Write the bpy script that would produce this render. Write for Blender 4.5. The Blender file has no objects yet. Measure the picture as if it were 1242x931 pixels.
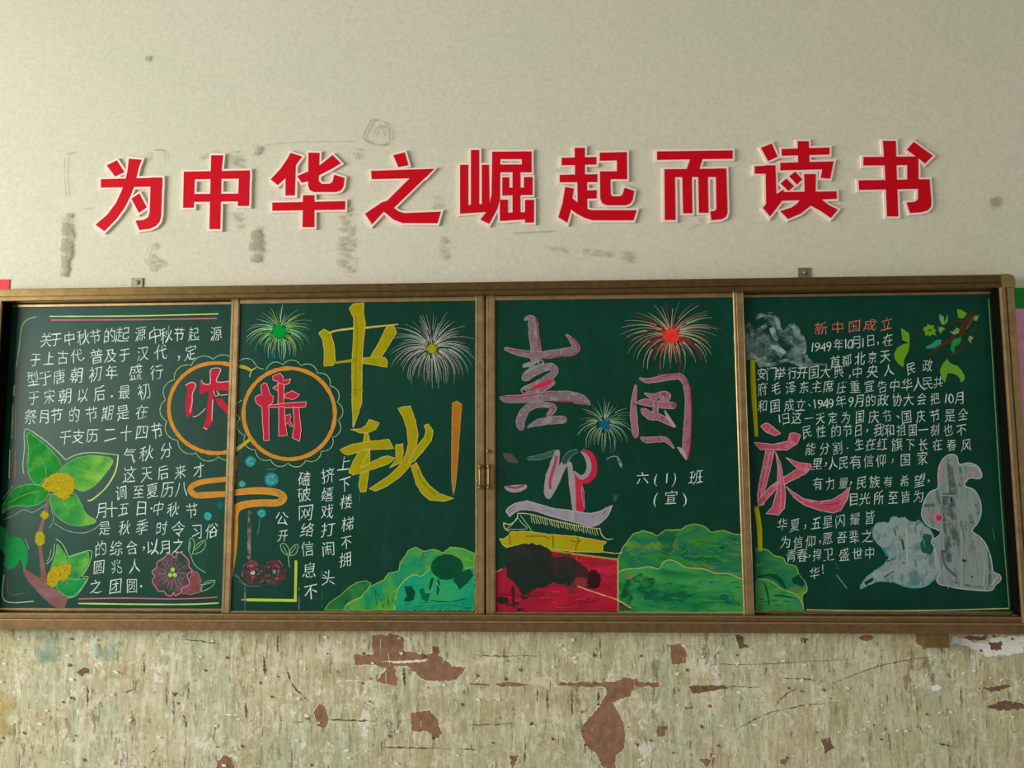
import bpy, math, random
from mathutils import Vector, Matrix, noise as mnoise
from mathutils.geometry import tessellate_polygon

# ------------------------------------------------------------------ camera, light, exposure
S = bpy.context.scene
COL = S.collection
FPX = 938.0
YAW, PITCH, ROLL = -0.04367049, 0.10009102, -0.00448642
CAM = Vector((0.23779495, -3.0, 1.54035971))
def axes():
    cy, sy, cp, sp = math.cos(YAW), math.sin(YAW), math.cos(PITCH), math.sin(PITCH)
    cr, sr = math.cos(ROLL), math.sin(ROLL)
    f = Vector((sy*cp, cy*cp, sp)); r = Vector((cy, -sy, 0)); u = r.cross(f)
    return cr*r + sr*u, -sr*r + cr*u, f
AR, AU, AF = axes()
cd = bpy.data.cameras.new('camera'); cam = bpy.data.objects.new('camera', cd); COL.objects.link(cam)
m = Matrix((AR, AU, -AF)).transposed().to_4x4(); m.translation = CAM
cam.matrix_world = m
cd.sensor_width = 36; cd.lens = FPX/1242*36; cd.clip_start = 0.05
S.camera = cam
S.view_settings.view_transform = 'Standard'; S.view_settings.look = 'None'
S.view_settings.gamma = 1; S.view_settings.use_curve_mapping = False
S.view_settings.exposure = 0.0
S.cycles.transparent_max_bounces = 48

W = bpy.data.worlds.new('classroom_daylight'); S.world = W; W.use_nodes = True
nt = W.node_tree; nt.nodes.clear()
tc = nt.nodes.new('ShaderNodeTexCoord'); sx = nt.nodes.new('ShaderNodeSeparateXYZ')
mr = nt.nodes.new('ShaderNodeMapRange'); cr_ = nt.nodes.new('ShaderNodeValToRGB')
bg = nt.nodes.new('ShaderNodeBackground'); wo = nt.nodes.new('ShaderNodeOutputWorld')
nt.links.new(tc.outputs['Generated'], sx.inputs[0]); nt.links.new(sx.outputs[0], mr.inputs[0])
mr.inputs[1].default_value = -1; mr.inputs[2].default_value = 1
nt.links.new(mr.outputs[0], cr_.inputs[0]); nt.links.new(cr_.outputs[0], bg.inputs[0]); nt.links.new(bg.outputs[0], wo.inputs[0])
e = cr_.color_ramp.elements
e[0].position = 0.0; e[0].color = (1.0, 0.99, 0.94, 1)
e[1].position = 1.0; e[1].color = (0.46, 0.445, 0.405, 1)
k = e.new(0.55); k.color = (0.54, 0.53, 0.49, 1)
bg.inputs[1].default_value = 0.53

ld = bpy.data.lights.new('window_daylight', 'AREA'); ld.shape = 'RECTANGLE'; ld.size = 4.2; ld.size_y = 1.7
ld.energy = 310; ld.color = (1.0, 1.0, 0.96)
lo = bpy.data.objects.new('window_daylight', ld); COL.objects.link(lo)
lo.location = (-4.6, -3.25, 2.05)
lo.rotation_euler = Vector((1, 0, 0)).to_track_quat('-Z', 'Y').to_euler()     # a window in the left-hand wall

# ------------------------------------------------------------------ helpers
WALL, FIXED, SLIDE = 0.08, 0.055, 0.034       # depth of the wall, of the fixed boards and of the sliding boards
def at(px, py, y):
    d = AF + (px - 621)/FPX*AR - (py - 465.5)/FPX*AU
    return CAM + d*((y - CAM.y)/d.y)
class T:
    """reads points taken from an enlarged detail of the photograph"""
    def __init__(s, ox, oy, k): s.ox, s.oy, s.k = ox, oy, k
    def __call__(s, pts):
        return [(s.ox + p[0]/s.k, s.oy + p[1]/s.k) + ((p[2]/s.k,) if len(p) > 2 else ()) for p in pts]
ID = T(0, 0, 1)
def lin(c):
    c /= 255.0
    return c/12.92 if c <= 0.04045 else ((c + 0.055)/1.055)**2.4
def rgb(r, g, b, k=1.0): return tuple(min(0.95, lin(v)*k) for v in (r, g, b)) + (1,)

def smooth(pts, n=6, closed=False):
    N = len(pts); out = []
    if N < 3 and not closed:
        a, b = pts[0], pts[-1]
        return [tuple(a[j] + (b[j] - a[j])*i/n for j in range(len(a))) for i in range(n + 1)]
    rng = range(N if closed else N - 1)
    g = (lambda i: pts[i % N]) if closed else (lambda i: pts[max(0, min(N - 1, i))])
    for i in rng:
        p0, p1, p2, p3 = g(i - 1), g(i), g(i + 1), g(i + 2)
        for q in range(n):
            t = q/n
            out.append(tuple(0.5*((2*p1[j]) + (-p0[j] + p2[j])*t + (2*p0[j] - 5*p1[j] + 4*p2[j] - p3[j])*t*t
                       + (-p0[j] + 3*p1[j] - 3*p2[j] + p3[j])*t**3) for j in range(len(p1))))
    if not closed: out.append(tuple(pts[-1]))
    return out
def rough(pts, amp=0.35, step=2.0, rnd=None, freq=0.35):
    """subdivides a closed outline and shakes it, as a hand-held chalk or a chipped edge would"""
    out = []; N = len(pts); sd = (rnd or random).random()*100
    for i in range(N):
        a, b = pts[i], pts[(i + 1) % N]
        L = math.hypot(b[0] - a[0], b[1] - a[1]); n = max(1, int(L/step))
        for q in range(n):
            t = q/n; x = a[0] + (b[0] - a[0])*t; y = a[1] + (b[1] - a[1])*t
            v = mnoise.noise_vector(Vector((x*freq, y*freq, sd)))
            out.append((x + v.x*amp*2, y + v.y*amp*2))
    return out

class M:
    """collects flat chalk marks (or solids) and links them as ONE mesh object"""
    def __init__(s, plane=None, dz=0.00002): s.v, s.f, s.mi, s.mats, s.plane, s.n, s.dz = [], [], [], [], plane, 1, dz
    def mat(s, m):
        if m not in s.mats: s.mats.append(m)
        return s.mats.index(m)
    def face(s, pts3, faces, m):
        b = len(s.v); s.v += [tuple(p) for p in pts3]; k = s.mat(m)
        for f in faces: s.f.append([b + i for i in f]); s.mi.append(k)
    def place(s, pts):
        y = s.plane - 0.0002 - s.n*s.dz
        return [at(p[0], p[1], y) for p in pts]
    def poly(s, pts, m, amp=0.0, step=2.0, edge=None, ew=0.8, sm=False):
        pts = [p[:2] for p in pts]
        if sm: pts = smooth(pts, 5, True)
        if amp: pts = rough(pts, amp, step)
        tri = tessellate_polygon([[Vector((p[0], p[1], 0)) for p in pts]])
        s.face(s.place(pts), tri, m); s.n += 1
        if edge: s.line(pts + pts[:1], ew, edge, sm=False)
    def brush(s, pts, m, edge=None, ew=0.8, sm=True, cap=True, amp=0.0):
        P = smooth(pts, 6) if sm else pts
        L, R = [], []
        for i, p in enumerate(P):
            a, b = P[max(0, i - 1)], P[min(len(P) - 1, i + 1)]
            dx, dy = b[0] - a[0], b[1] - a[1]; l = math.hypot(dx, dy) or 1e-6
            h = max(0.05, p[2]/2)
            if amp: h *= 1 + amp*mnoise.noise(Vector((p[0]*0.5, p[1]*0.5, 3.3)))
            L.append((p[0] - dy/l*h, p[1] + dx/l*h)); R.append((p[0] + dy/l*h, p[1] - dx/l*h))
        n = len(P)
        s.face(s.place(L + R), [(i, i + 1, n + i + 1, n + i) for i in range(n - 1)], m)
        if cap:
            for i, o in ((0, 1), (n - 1, n - 2)):
                if P[i][2] < 1.5: continue
                c = P[i]; a0 = math.atan2(c[1] - P[o][1], c[0] - P[o][0]); r = c[2]/2
                fan = [c[:2]] + [(c[0] + r*math.cos(a0 + t), c[1] + r*math.sin(a0 + t)) for t in [(-0.5 + q/6)*math.pi for q in range(7)]]
                s.face(s.place(fan), [(0, q, q + 1) for q in range(1, 7)], m)
        s.n += 1
        if edge:
            s.line(L, ew, edge, sm=False); s.line(R, ew, edge, sm=False)
    def line(s, pts, w, m, sm=True, taper=False):
        P = smooth([p[:2] for p in pts], 6) if sm else [p[:2] for p in pts]
        n = len(P)
        Q = []
        for i, p in enumerate(P):
            k = 1.0
            if taper: k = 1.0 - 0.75*i/max(1, n - 1)
            Q.append((p[0], p[1], w*k*(0.85 + 0.3*mnoise.noise(Vector((p[0]*0.7, p[1]*0.7, 7.1))))))
        s.brush(Q, m, sm=False, cap=False)
    def circle(s, c, rx, ry, m, amp=0.0, n=28, **k):
        s.poly([(c[0] + rx*math.cos(t), c[1] + ry*math.sin(t)) for t in [2*math.pi*i/n for i in range(n)]], m, amp=amp, **k)
    # solids in metres
    def box(s, x0, x1, y0, y1, z0, z1, m):
        v = [(x, y, z) for x in (x0, x1) for y in (y0, y1) for z in (z0, z1)]
        s.face(v, [(0, 1, 3, 2), (4, 6, 7, 5), (0, 4, 5, 1), (2, 3, 7, 6), (0, 2, 6, 4), (1, 5, 7, 3)], m)
    def slab(s, pts2, y0, y1, m):
        """pts2: (x, z) outline, y0 front, y1 back"""
        n = len(pts2)
        tri = tessellate_polygon([[Vector((p[0], p[1], 0)) for p in pts2]])
        v = [(p[0], y0, p[1]) for p in pts2] + [(p[0], y1, p[1]) for p in pts2]
        f = [tuple(t) for t in tri] + [tuple(n + i for i in reversed(t)) for t in tri]
        f += [(i, (i + 1) % n, n + (i + 1) % n, n + i) for i in range(n)]
        s.face(v, f, m)
    def extrude_x(s, prof, x0, x1, m, xin0=None, xin1=None):
        """prof: (y, z) closed outline swept along x"""
        n = len(prof)
        tri = tessellate_polygon([[Vector((p[0], p[1], 0)) for p in prof]])
        v = [(x0, p[0], p[1]) for p in prof] + [(x1, p[0], p[1]) for p in prof]
        f = [tuple(t) for t in tri] + [tuple(n + i for i in reversed(t)) for t in tri]
        f += [(i, (i + 1) % n, n + (i + 1) % n, n + i) for i in range(n)]
        s.face(v, f, m)
    def extrude_z(s, prof, z0, z1, m):
        n = len(prof)
        tri = tessellate_polygon([[Vector((p[0], p[1], 0)) for p in prof]])
        v = [(p[0], p[1], z0) for p in prof] + [(p[0], p[1], z1) for p in prof]
        f = [tuple(t) for t in tri] + [tuple(n + i for i in reversed(t)) for t in tri]
        f += [(i, (i + 1) % n, n + (i + 1) % n, n + i) for i in range(n)]
        s.face(v, f, m)
    def tube(s, path, r, m, n=10):
        rings = []
        for i, p in enumerate(path):
            p = Vector(p); a = Vector(path[max(0, i - 1)]); b = Vector(path[min(len(path) - 1, i + 1)])
            d = (b - a).normalized(); u = d.orthogonal().normalized() if abs(d.x) > 0.9 else d.cross(Vector((1, 0, 0))).normalized()
            w = d.cross(u); rings.append([p + r*(math.cos(t)*u + math.sin(t)*w) for t in [2*math.pi*q/n for q in range(n)]])
        v = [q for R in rings for q in R]; f = []
        for i in range(len(path) - 1):
            for q in range(n): f.append((i*n + q, i*n + (q + 1) % n, (i + 1)*n + (q + 1) % n, (i + 1)*n + q))
        f.append(tuple(range(n))); f.append(tuple((len(path) - 1)*n + q for q in reversed(range(n))))
        s.face(v, f, m)
    def disc(s, c, r, y0, y1, m, n=20, dome=0.0):
        prof = [(r, y1), (r, y0), (r*0.8, y0 - dome*0.6), (r*0.45, y0 - dome), ]
        v = [(c[0] + q[0]*math.cos(t), q[1], c[1] + q[0]*math.sin(t)) for q in prof for t in [2*math.pi*i/n for i in range(n)]]
        f = []
        for i in range(len(prof) - 1):
            for q in range(n): f.append((i*n + q, i*n + (q + 1) % n, (i + 1)*n + (q + 1) % n, (i + 1)*n + q))
        f.append(tuple((len(prof) - 1)*n + q for q in range(n)))
        s.face(v, f, m)
    made = {}
    def join(s, other, o):
        b = len(s.v); s.v += other.v
        for f, k in zip(other.f, other.mi): s.f.append([b + i for i in f]); s.mi.append(s.mat(other.mats[k]))
        base = Vector((0, 0, 0)); q = o.parent
        while q is not None: base = base + q.location; q = q.parent
        me = o.data; me.clear_geometry(); me.materials.clear()
        me.from_pydata([tuple(Vector(p) - base) for p in s.v], [], s.f)
        for mt in s.mats: me.materials.append(mt)
        me.polygons.foreach_set('material_index', s.mi); me.update()
    def pieces(s):
        """the separate marks collected in here, each as a collector of its own"""
        par = list(range(len(s.v)))
        def find(i):
            while par[i] != i: par[i] = par[par[i]]; i = par[i]
            return i
        for f in s.f:
            a = find(f[0])
            for i in f[1:]:
                b = find(i)
                if a != b: par[b] = a
        box = {}
        for i, p in enumerate(s.v):
            b = box.setdefault(find(i), [1e9, 1e9, -1e9, -1e9])
            b[0] = min(b[0], p[0]); b[1] = min(b[1], p[2]); b[2] = max(b[2], p[0]); b[3] = max(b[3], p[2])
        ks = list(box); g = {k: k for k in ks}
        def fg(k):
            while g[k] != k: k = g[k]
            return k
        sz = {k: max(box[k][2] - box[k][0], box[k][3] - box[k][1]) for k in ks}
        for i, a in enumerate(ks):
            A = box[a]
            for b in ks[i + 1:]:
                B = box[b]; dx = max(0, A[0] - B[2], B[0] - A[2]); dz = max(0, A[1] - B[3], B[1] - A[3])
                if math.hypot(dx, dz) <= max(0.02, 0.5*max(sz[a], sz[b]))*0.98 and fg(a) != fg(b): g[fg(b)] = fg(a)
        out = {}
        for f, k in zip(s.f, s.mi):
            m_ = out.setdefault(fg(find(f[0])), [M(s.plane, s.dz), {}])
            q, ix = m_
            for i in f:
                if i not in ix: ix[i] = len(q.v); q.v.append(s.v[i])
            q.f.append([ix[i] for i in f]); q.mi.append(q.mat(s.mats[k])); q.n = s.n
        return sorted((q for q, _ in out.values()), key=lambda q: -len(q.f))
    def build(s, name, parent=None, label=None):
        if s.plane is not None and parent is not None and not (parent.parent is not None and parent.parent.parent is not None):
            ps = s.pieces()
            if len(ps) > 1: return [q.build1(name, parent, label) for q in ps][0]
        return s.build1(name, parent, label)
    def build1(s, name, parent=None, label=None):
        if parent is not None and parent.parent is not None and parent.parent.parent is not None:
            M.made[parent.name].join(s, parent); return parent      # no deeper than thing > part > sub-part
        me = bpy.data.meshes.new(name); o = bpy.data.objects.new(name, me); COL.objects.link(o); M.made[o.name] = s
        base = Vector((0, 0, 0)); q = parent
        if parent is not None:
            o.parent = parent
            while q is not None: base = base + q.location; q = q.parent
        me.from_pydata([tuple(Vector(p) - base) for p in s.v], [], s.f)
        for mt in s.mats: me.materials.append(mt)
        me.polygons.foreach_set('material_index', s.mi); me.update()
        if label: o['label'] = label
        return o
def thing(name, loc, label, cat, group=None):
    o = bpy.data.objects.new(name, None); COL.objects.link(o); o.location = loc; o.empty_display_size = 0.05
    o['label'] = label; o['category'] = cat
    if group: o['group'] = group
    return o

# ------------------------------------------------------------------ materials
def new_mat(name):
    mt = bpy.data.materials.new(name); mt.use_nodes = True; n = mt.node_tree
    b = n.nodes['Principled BSDF']; return mt, n, b
def N(n, t, **k):
    x = n.nodes.new('ShaderNode' + t)
    for a, v in k.items(): setattr(x, a, v)
    return x
def noise(n, scale, detail=4, rough_=0.6, stretch=None, dist=0.0):
    tcn = N(n, 'TexCoord'); src = tcn.outputs['Object']
    if stretch:
        mp = N(n, 'Mapping'); mp.inputs['Scale'].default_value = stretch
        n.links.new(src, mp.inputs[0]); src = mp.outputs[0]
    x = N(n, 'TexNoise'); n.links.new(src, x.inputs['Vector'])
    x.inputs['Scale'].default_value = scale; x.inputs['Detail'].default_value = detail
    x.inputs['Roughness'].default_value = rough_; x.inputs['Distortion'].default_value = dist
    return x.outputs['Fac']
def ramp(n, src, stops):
    r = N(n, 'ValToRGB'); n.links.new(src, r.inputs[0]); el = r.color_ramp.elements
    while len(el) < len(stops): el.new(0.5)
    for q, (p, c) in zip(el, stops): q.position = p; q.color = c if len(c) == 4 else (c[0],)*3 + (1,)
    return r.outputs[0]
def mix(n, fac, a, b, mode='MIX'):
    x = N(n, 'MixRGB', blend_type=mode)
    for sock, v in ((x.inputs[0], fac), (x.inputs[1], a), (x.inputs[2], b)):
        if hasattr(v, 'links') or isinstance(v, bpy.types.NodeSocket): n.links.new(v, sock)
        elif isinstance(v, (int, float)): sock.default_value = v
        else: sock.default_value = v
    return x.outputs[0]
BW = lambda v: (v, v, v, 1)
def plain(name, c, rough_=0.6, metal=0.0, var=0.08, vs=30, stretch=None, spec=0.5, bump=0.0):
    mt, n, b = new_mat(name)
    f = noise(n, vs, 5, 0.6, stretch)
    d = tuple(x*(1 - var*2.2) for x in c[:3]) + (1,); l = tuple(min(1, x*(1 + var*2.2)) for x in c[:3]) + (1,)
    n.links.new(ramp(n, f, [(0.3, d), (0.7, l)]), b.inputs['Base Color'])
    b.inputs['Roughness'].default_value = rough_; b.inputs['Metallic'].default_value = metal
    b.inputs['Specular IOR Level'].default_value = spec
    if bump:
        bp = N(n, 'Bump'); bp.inputs['Strength'].default_value = bump; bp.inputs['Distance'].default_value = 0.002
        n.links.new(f, bp.inputs['Height']); n.links.new(bp.outputs[0], b.inputs['Normal'])
    return mt
CK = {}
def chalk(c, cover=0.8, c2=None, c3=None, grain=260, big=16, stretch=None, c4=None):
    """chalk rubbed on a board: grainy, the board shows through where the chalk missed"""
    key = (c, cover, c2, c3, grain, big, stretch, c4)
    if key in CK: return CK[key]
    mt, n, b = new_mat('chalk')
    b.inputs['Roughness'].default_value = 1.0; b.inputs['Specular IOR Level'].default_value = 0.1
    K = 1.16
    cols = [rgb(*x, K) for x in (c, c2, c3, c4) if x]
    if len(cols) == 1:
        f = noise(n, big, 3)
        c0 = cols[0]; d = tuple(x*0.85 for x in c0[:3]) + (1,)
        n.links.new(ramp(n, f, [(0.35, d), (0.65, c0)]), b.inputs['Base Color'])
    else:
        f = noise(n, big, 6, 0.65, stretch, 0.6)
        lo_, hi_ = 0.34, 0.66
        n.links.new(ramp(n, f, [(lo_ + (hi_ - lo_)*i/(len(cols) - 1), q) for i, q in enumerate(cols)]), b.inputs['Base Color'])
    g = noise(n, grain, 4, 0.7)
    t = 0.66 - 0.36*cover
    a = ramp(n, g, [(t - 0.10, BW(0.0 if cover < 0.75 else 0.25)), (t + 0.10, BW(min(1.0, 0.35 + 0.75*cover)))])
    n.links.new(a, b.inputs['Alpha'])
    CK[key] = mt; return mt
def smudge(c, a=0.4, grain=14, name='chalk_smudge', lo_=0.42, hi_=0.62):
    """a faint wiped film of chalk dust or a damp wipe mark, soft and blotchy"""
    key = ('sm', c, a, grain, lo_)
    if key in CK: return CK[key]
    mt, n, b = new_mat(name); b.inputs['Roughness'].default_value = 1.0
    b.inputs['Base Color'].default_value = rgb(*c, 1.38); b.inputs['Specular IOR Level'].default_value = 0.1
    n.links.new(ramp(n, noise(n, grain, 6, 0.65), [(lo_, BW(0)), (hi_, BW(a))]), b.inputs['Alpha'])
    CK[key] = mt; return mt

def wall_material():
    mt, n, b = new_mat('aged_plaster')
    g1 = noise(n, 0.9, 4, 0.55); g2 = noise(n, 2.6, 5, 0.6); g3 = noise(n, 60, 4, 0.7)
    up = mix(n, ramp(n, g1, [(0.35, BW(0)), (0.65, BW(1))]), rgb(196, 194, 170, 1.33), rgb(203, 195, 175, 1.33))
    up = mix(n, ramp(n, g2, [(0.45, BW(0)), (0.75, BW(0.55))]), up, rgb(192, 196, 170, 1.33))
    up = mix(n, ramp(n, noise(n, 9, 6, 0.7), [(0.56, BW(0)), (0.74, BW(0.35))]), up, rgb(184, 180, 152, 1.35))
    # worn dado below the board
    lo_ = mix(n, ramp(n, noise(n, 4.5, 6, 0.65), [(0.40, BW(0)), (0.60, BW(1))]), rgb(168, 162, 122, 1.4), rgb(190, 184, 148, 1.4))
    lo_ = mix(n, ramp(n, noise(n, 3.1, 7, 0.7, (1.6, 1, 0.8)), [(0.48, BW(0)), (0.62, BW(0.8))]), lo_, rgb(172, 180, 150, 1.4))
    lo_ = mix(n, ramp(n, noise(n, 3.7, 7, 0.7, (1.1, 1, 1.2), 0.4), [(0.52, BW(0)), (0.64, BW(0.55))]), lo_, rgb(186, 164, 132, 1.4))
    lo_ = mix(n, ramp(n, noise(n, 1.0, 8, 0.8, (55, 1, 9)), [(0.46, BW(0)), (0.62, BW(0.7))]), lo_, rgb(140, 130, 92, 1.4))
    lo_ = mix(n, ramp(n, noise(n, 1.0, 8, 0.8, (44, 3, 7)), [(0.51, BW(0)), (0.62, BW(0.75))]), lo_, rgb(208, 206, 178, 1.4))
    lo_ = mix(n, ramp(n, noise(n, 12, 9, 0.8), [(0.54, BW(0)), (0.58, BW(0.7))]), lo_, rgb(206, 198, 172, 1.4))
    lo_ = mix(n, ramp(n, noise(n, 1.0, 9, 0.85, (20, 3, 46)), [(0.55, BW(0)), (0.60, BW(0.6))]), lo_, rgb(150, 134, 104, 1.4))
    lo_ = mix(n, ramp(n, noise(n, 6, 9, 0.8, (1.3, 1, 0.8)), [(0.57, BW(0)), (0.60, BW(0.85))]), lo_, rgb(214, 206, 190, 1.4))
    lo_ = mix(n, ramp(n, noise(n, 7, 9, 0.8, (1.5, 1, 0.7)), [(0.585, BW(0)), (0.615, BW(0.8))]), lo_, rgb(122, 106, 78, 1.4))
    lo_ = mix(n, ramp(n, noise(n, 1.0, 9, 0.8, (60, 1, 7)), [(0.58, BW(0)), (0.62, BW(0.85))]), lo_, rgb(96, 88, 62, 1.4))
    tcn = N(n, 'TexCoord'); sp = N(n, 'SeparateXYZ'); n.links.new(tcn.outputs['Object'], sp.inputs[0])
    mrn = N(n, 'MapRange'); n.links.new(sp.outputs[2], mrn.inputs[0]); mrn.inputs[1].default_value = 1.20; mrn.inputs[2].default_value = 1.21
    c = mix(n, mrn.outputs[0], lo_, up)
    c = mix(n, 0.28, c, ramp(n, g3, [(0.3, BW(0.45)), (0.7, BW(1))]), 'MULTIPLY')
    n.links.new(c, b.inputs['Base Color']); b.inputs['Roughness'].default_value = 0.85
    b.inputs['Specular IOR Level'].default_value = 0.25
    bp = N(n, 'Bump'); bp.inputs['Strength'].default_value = 0.35; bp.inputs['Distance'].default_value = 0.003
    n.links.new(noise(n, 22, 7, 0.7), bp.inputs['Height']); n.links.new(bp.outputs[0], b.inputs['Normal'])
    return mt
def board_material():
    mt, n, b = new_mat('green_chalkboard')
    f = noise(n, 2.2, 6, 0.6); g = noise(n, 14, 6, 0.7, (1, 1, 0.4))
    c = ramp(n, f, [(0.35, rgb(0, 51, 34, 1.15)), (0.65, rgb(0, 59, 44, 1.15))])
    c = mix(n, ramp(n, g, [(0.50, BW(0)), (0.78, BW(0.10))]), c, rgb(50, 110, 94, 1.3))
    n.links.new(c, b.inputs['Base Color']); b.inputs['Roughness'].default_value = 0.38
    b.inputs['Specular IOR Level'].default_value = 0.19
    return mt
WALLM = wall_material(); BOARD = board_material()
BRONZE3 = plain('brown_bronze', rgb(126, 98, 64, 1.12), 0.34, 0.7, 0.10, 40)
BRONZE = plain('anodised_bronze', rgb(104, 83, 45, 1.1), 0.34, 0.75, 0.10, 40, (1, 1, 1))
BRONZE2 = plain('worn_champagne_aluminium', rgb(152, 126, 84, 1.15), 0.36, 0.65, 0.10, 26)
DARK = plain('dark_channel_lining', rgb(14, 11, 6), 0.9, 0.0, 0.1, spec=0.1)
STEEL = plain('zinc_plate', rgb(140, 134, 110), 0.4, 0.6, 0.12, 60)
BRASS = plain('brass', rgb(140, 112, 64), 0.38, 0.8, 0.05)
BLACK = plain('black_gap', rgb(12, 10, 8), 0.9, 0.0, 0.05)
RED = plain('red_vinyl', rgb(202, 0, 24, 1.1), 0.5, 0.0, 0.03, 8, spec=0.15)
EDGE = plain('white_foam_board', rgb(226, 200, 188, 1.35), 0.7, 0.0, 0.03, 12)
BROWN = plain('bare_render', rgb(126, 92, 70, 1.42), 0.95, 0.0, 0.12, 40, bump=0.5)
BROWND = plain('dark_bare_render', rgb(104, 78, 58, 1.42), 0.95, 0.0, 0.12, 40)
CHIP = plain('white_plaster_chip', rgb(222, 214, 198, 1.4), 0.9, 0.0, 0.08, 50)
RIM = plain('broken_paint_edge', rgb(208, 198, 164, 1.4), 0.9, 0.0, 0.10, 70)
CRACK = plain('crack_dirt', rgb(84, 72, 46, 1.3), 0.95, 0.0, 0.12, 60)
GREY = smudge((150, 146, 124), 0.8, 34, 'grey_stain', 0.40, 0.50); GREY2 = smudge((166, 160, 136), 0.7, 60, 'scuffed_paint', 0.48, 0.56)
PALE = smudge((206, 204, 178), 0.6, 10, 'pale_patch')

# ------------------------------------------------------------------ the wall
rnd = random.Random(7); random.seed(7)
w = M(WALL, 0.000012)
w.face([(-4.5, WALL, 0), (4.5, WALL, 0), (4.5, WALL, 4.2), (-4.5, WALL, 4.2), (-4.5, 0.30, 0), (4.5, 0.30, 0), (4.5, 0.30, 4.2), (-4.5, 0.30, 4.2)],
       [(0, 1, 2, 3), (5, 4, 7, 6), (4, 0, 3, 7), (1, 5, 6, 2), (3, 2, 6, 7), (4, 5, 1, 0)], WALLM)
C_, L_, R_ = T(400, 740, 2.888), T(0, 740, 2.957), T(820, 740, 2.943)
def crack(pts, wd, m):
    P = smooth(pts, 14); sd = rnd.random()*90; Q = []; n = len(P)
    for i, p in enumerate(P):
        v = mnoise.noise_vector(Vector((p[0]*0.25, p[1]*0.25, sd))); u = mnoise.noise(Vector((p[0]*0.5, p[1]*0.5, sd + 5)))
        e_ = min(1, 3.0*min(i, n - 1 - i)/n + 0.15)
        Q.append((p[0] + v.x*1.3, p[1] + v.y*1.3, max(0.15, wd*e_*(0.62 + 1.3*u))))
    w.brush(Q, m, sm=False, cap=False)
def peel(t, pts, m=BROWN, amp=1.0, rim=1.6):
    q = rough(rough(t(pts), amp*1.1, 1.5, rnd, 0.22), amp*0.5, 0.8, rnd, 0.9)
    if rim:
        cx = sum(p[0] for p in q)/len(q); cy = sum(p[1] for p in q)/len(q)
        for k0 in range(0, len(q), 14):
            if rnd.random() < 0.6: w.line(q[k0:k0 + rnd.randint(6, 14)] or q[:2], rim*rnd.uniform(1.0, 2.2), RIM, sm=False)
    w.poly(q, m)
peel(C_, [(150,90),(240,82),(260,100),(258,140),(340,155),(360,148),(360,125),(382,130),(380,155),(430,195),(480,200),(440,245),(330,245),(280,200),(225,190),(240,265),(160,250),(195,205),(160,190),(85,190),(85,155),(150,155)])
peel(C_, [(285,360),(350,350),(375,380),(395,430),(380,450),(340,425),(285,420)])
peel(C_, [(1040,235),(1070,240),(1085,252),(1150,255),(1155,268),(1072,266),(1050,300),(990,322),(1030,400),(1035,480),(1000,510),(1000,552),(955,552),(940,510),(890,470),(880,410),(940,340),(975,285),(960,268),(880,268),(800,262),(800,252),(900,252),(985,252)])
peel(C_, [(1190,120),(1230,118),(1250,150),(1245,185),(1200,190)])
peel(C_, [(490,252),(520,256),(555,256),(560,264),(520,262),(490,260)], BROWN, 0.6, 1)
peel(C_, [(578,258),(620,250),(690,258),(700,264),(600,268)], BROWN, 0.8, 1)
peel(C_, [(630,510),(665,505),(655,530),(638,552)])
peel(C_, [(1145,405),(1180,405),(1170,440),(1150,440)], BROWN, 0.8, 1)
peel(C_, [(360,125),(382,128),(378,152),(362,150)], BROWND, 0.4, 0)
peel(C_, [(170,178),(235,186),(330,180),(345,170),(240,178)], RIM, 0.6, 0)
peel(L_, [(275,218),(295,206),(318,208),(320,222),(290,236)], BROWND, 0.8, 0)
peel(L_, [(1124,365),(1145,335),(1162,345),(1178,390),(1165,424),(1138,415)], BROWN, 0.5, 1.2)
peel(L_, [(775,570),(782,540),(800,522),(830,525),(845,570)], BROWN, 0.8, 1)
peel(L_, [(615,295),(640,295),(625,310)], BROWND, 0.5, 0)
peel(R_, [(210,85),(240,90),(240,115),(262,130),(225,138)], BROWND, 0.6, 0.8)
peel(R_, [(45,268),(180,266),(190,276),(90,294),(60,296)], BROWND, 0.8, 1)
peel(R_, [(985,92),(1035,98),(1060,118),(1110,112),(1135,96),(1242,92),(1242,150),(1180,162),(1100,160),(1040,125),(985,122)], CHIP, 1.2, 0)
peel(R_, [(1110,120),(1130,110),(1145,118),(1165,112),(1160,140),(1128,142)], BROWND, 1.2, 0)
peel(R_, [(1020,95),(1080,92),(1120,96),(1090,104),(1050,106)], BROWND, 1.2, 0)
peel(R_, [(905,272),(930,265),(950,274),(938,288),(915,286)], CHIP, 1.0, 0)
peel(R_, [(1110,340),(1170,325),(1240,334),(1242,350),(1180,358),(1130,352)], BROWND, 1.4, 1.2)
peel(R_, [(80,530),(128,530),(110,562)], BROWN, 0.8, 1); peel(R_, [(370,532),(395,530),(390,550),(372,548)], BROWN, 0.8, 0.8)
peel(R_, [(30,345),(60,340),(55,352),(35,354)], BROWN, 0.6, 0.8); peel(R_, [(445,95),(470,98),(465,118),(450,115)], BROWND, 0.8, 0)
peel(R_, [(520,465),(545,455),(560,490),(535,510)], BROWND, 1.2, 2); peel(R_, [(1070,275),(1130,272),(1190,262),(1195,272),(1130,290)], BROWND, 1, 1)
peel(R_, [(650,92),(690,86),(705,100),(670,112)], BROWN, 1.2, 0)
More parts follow.
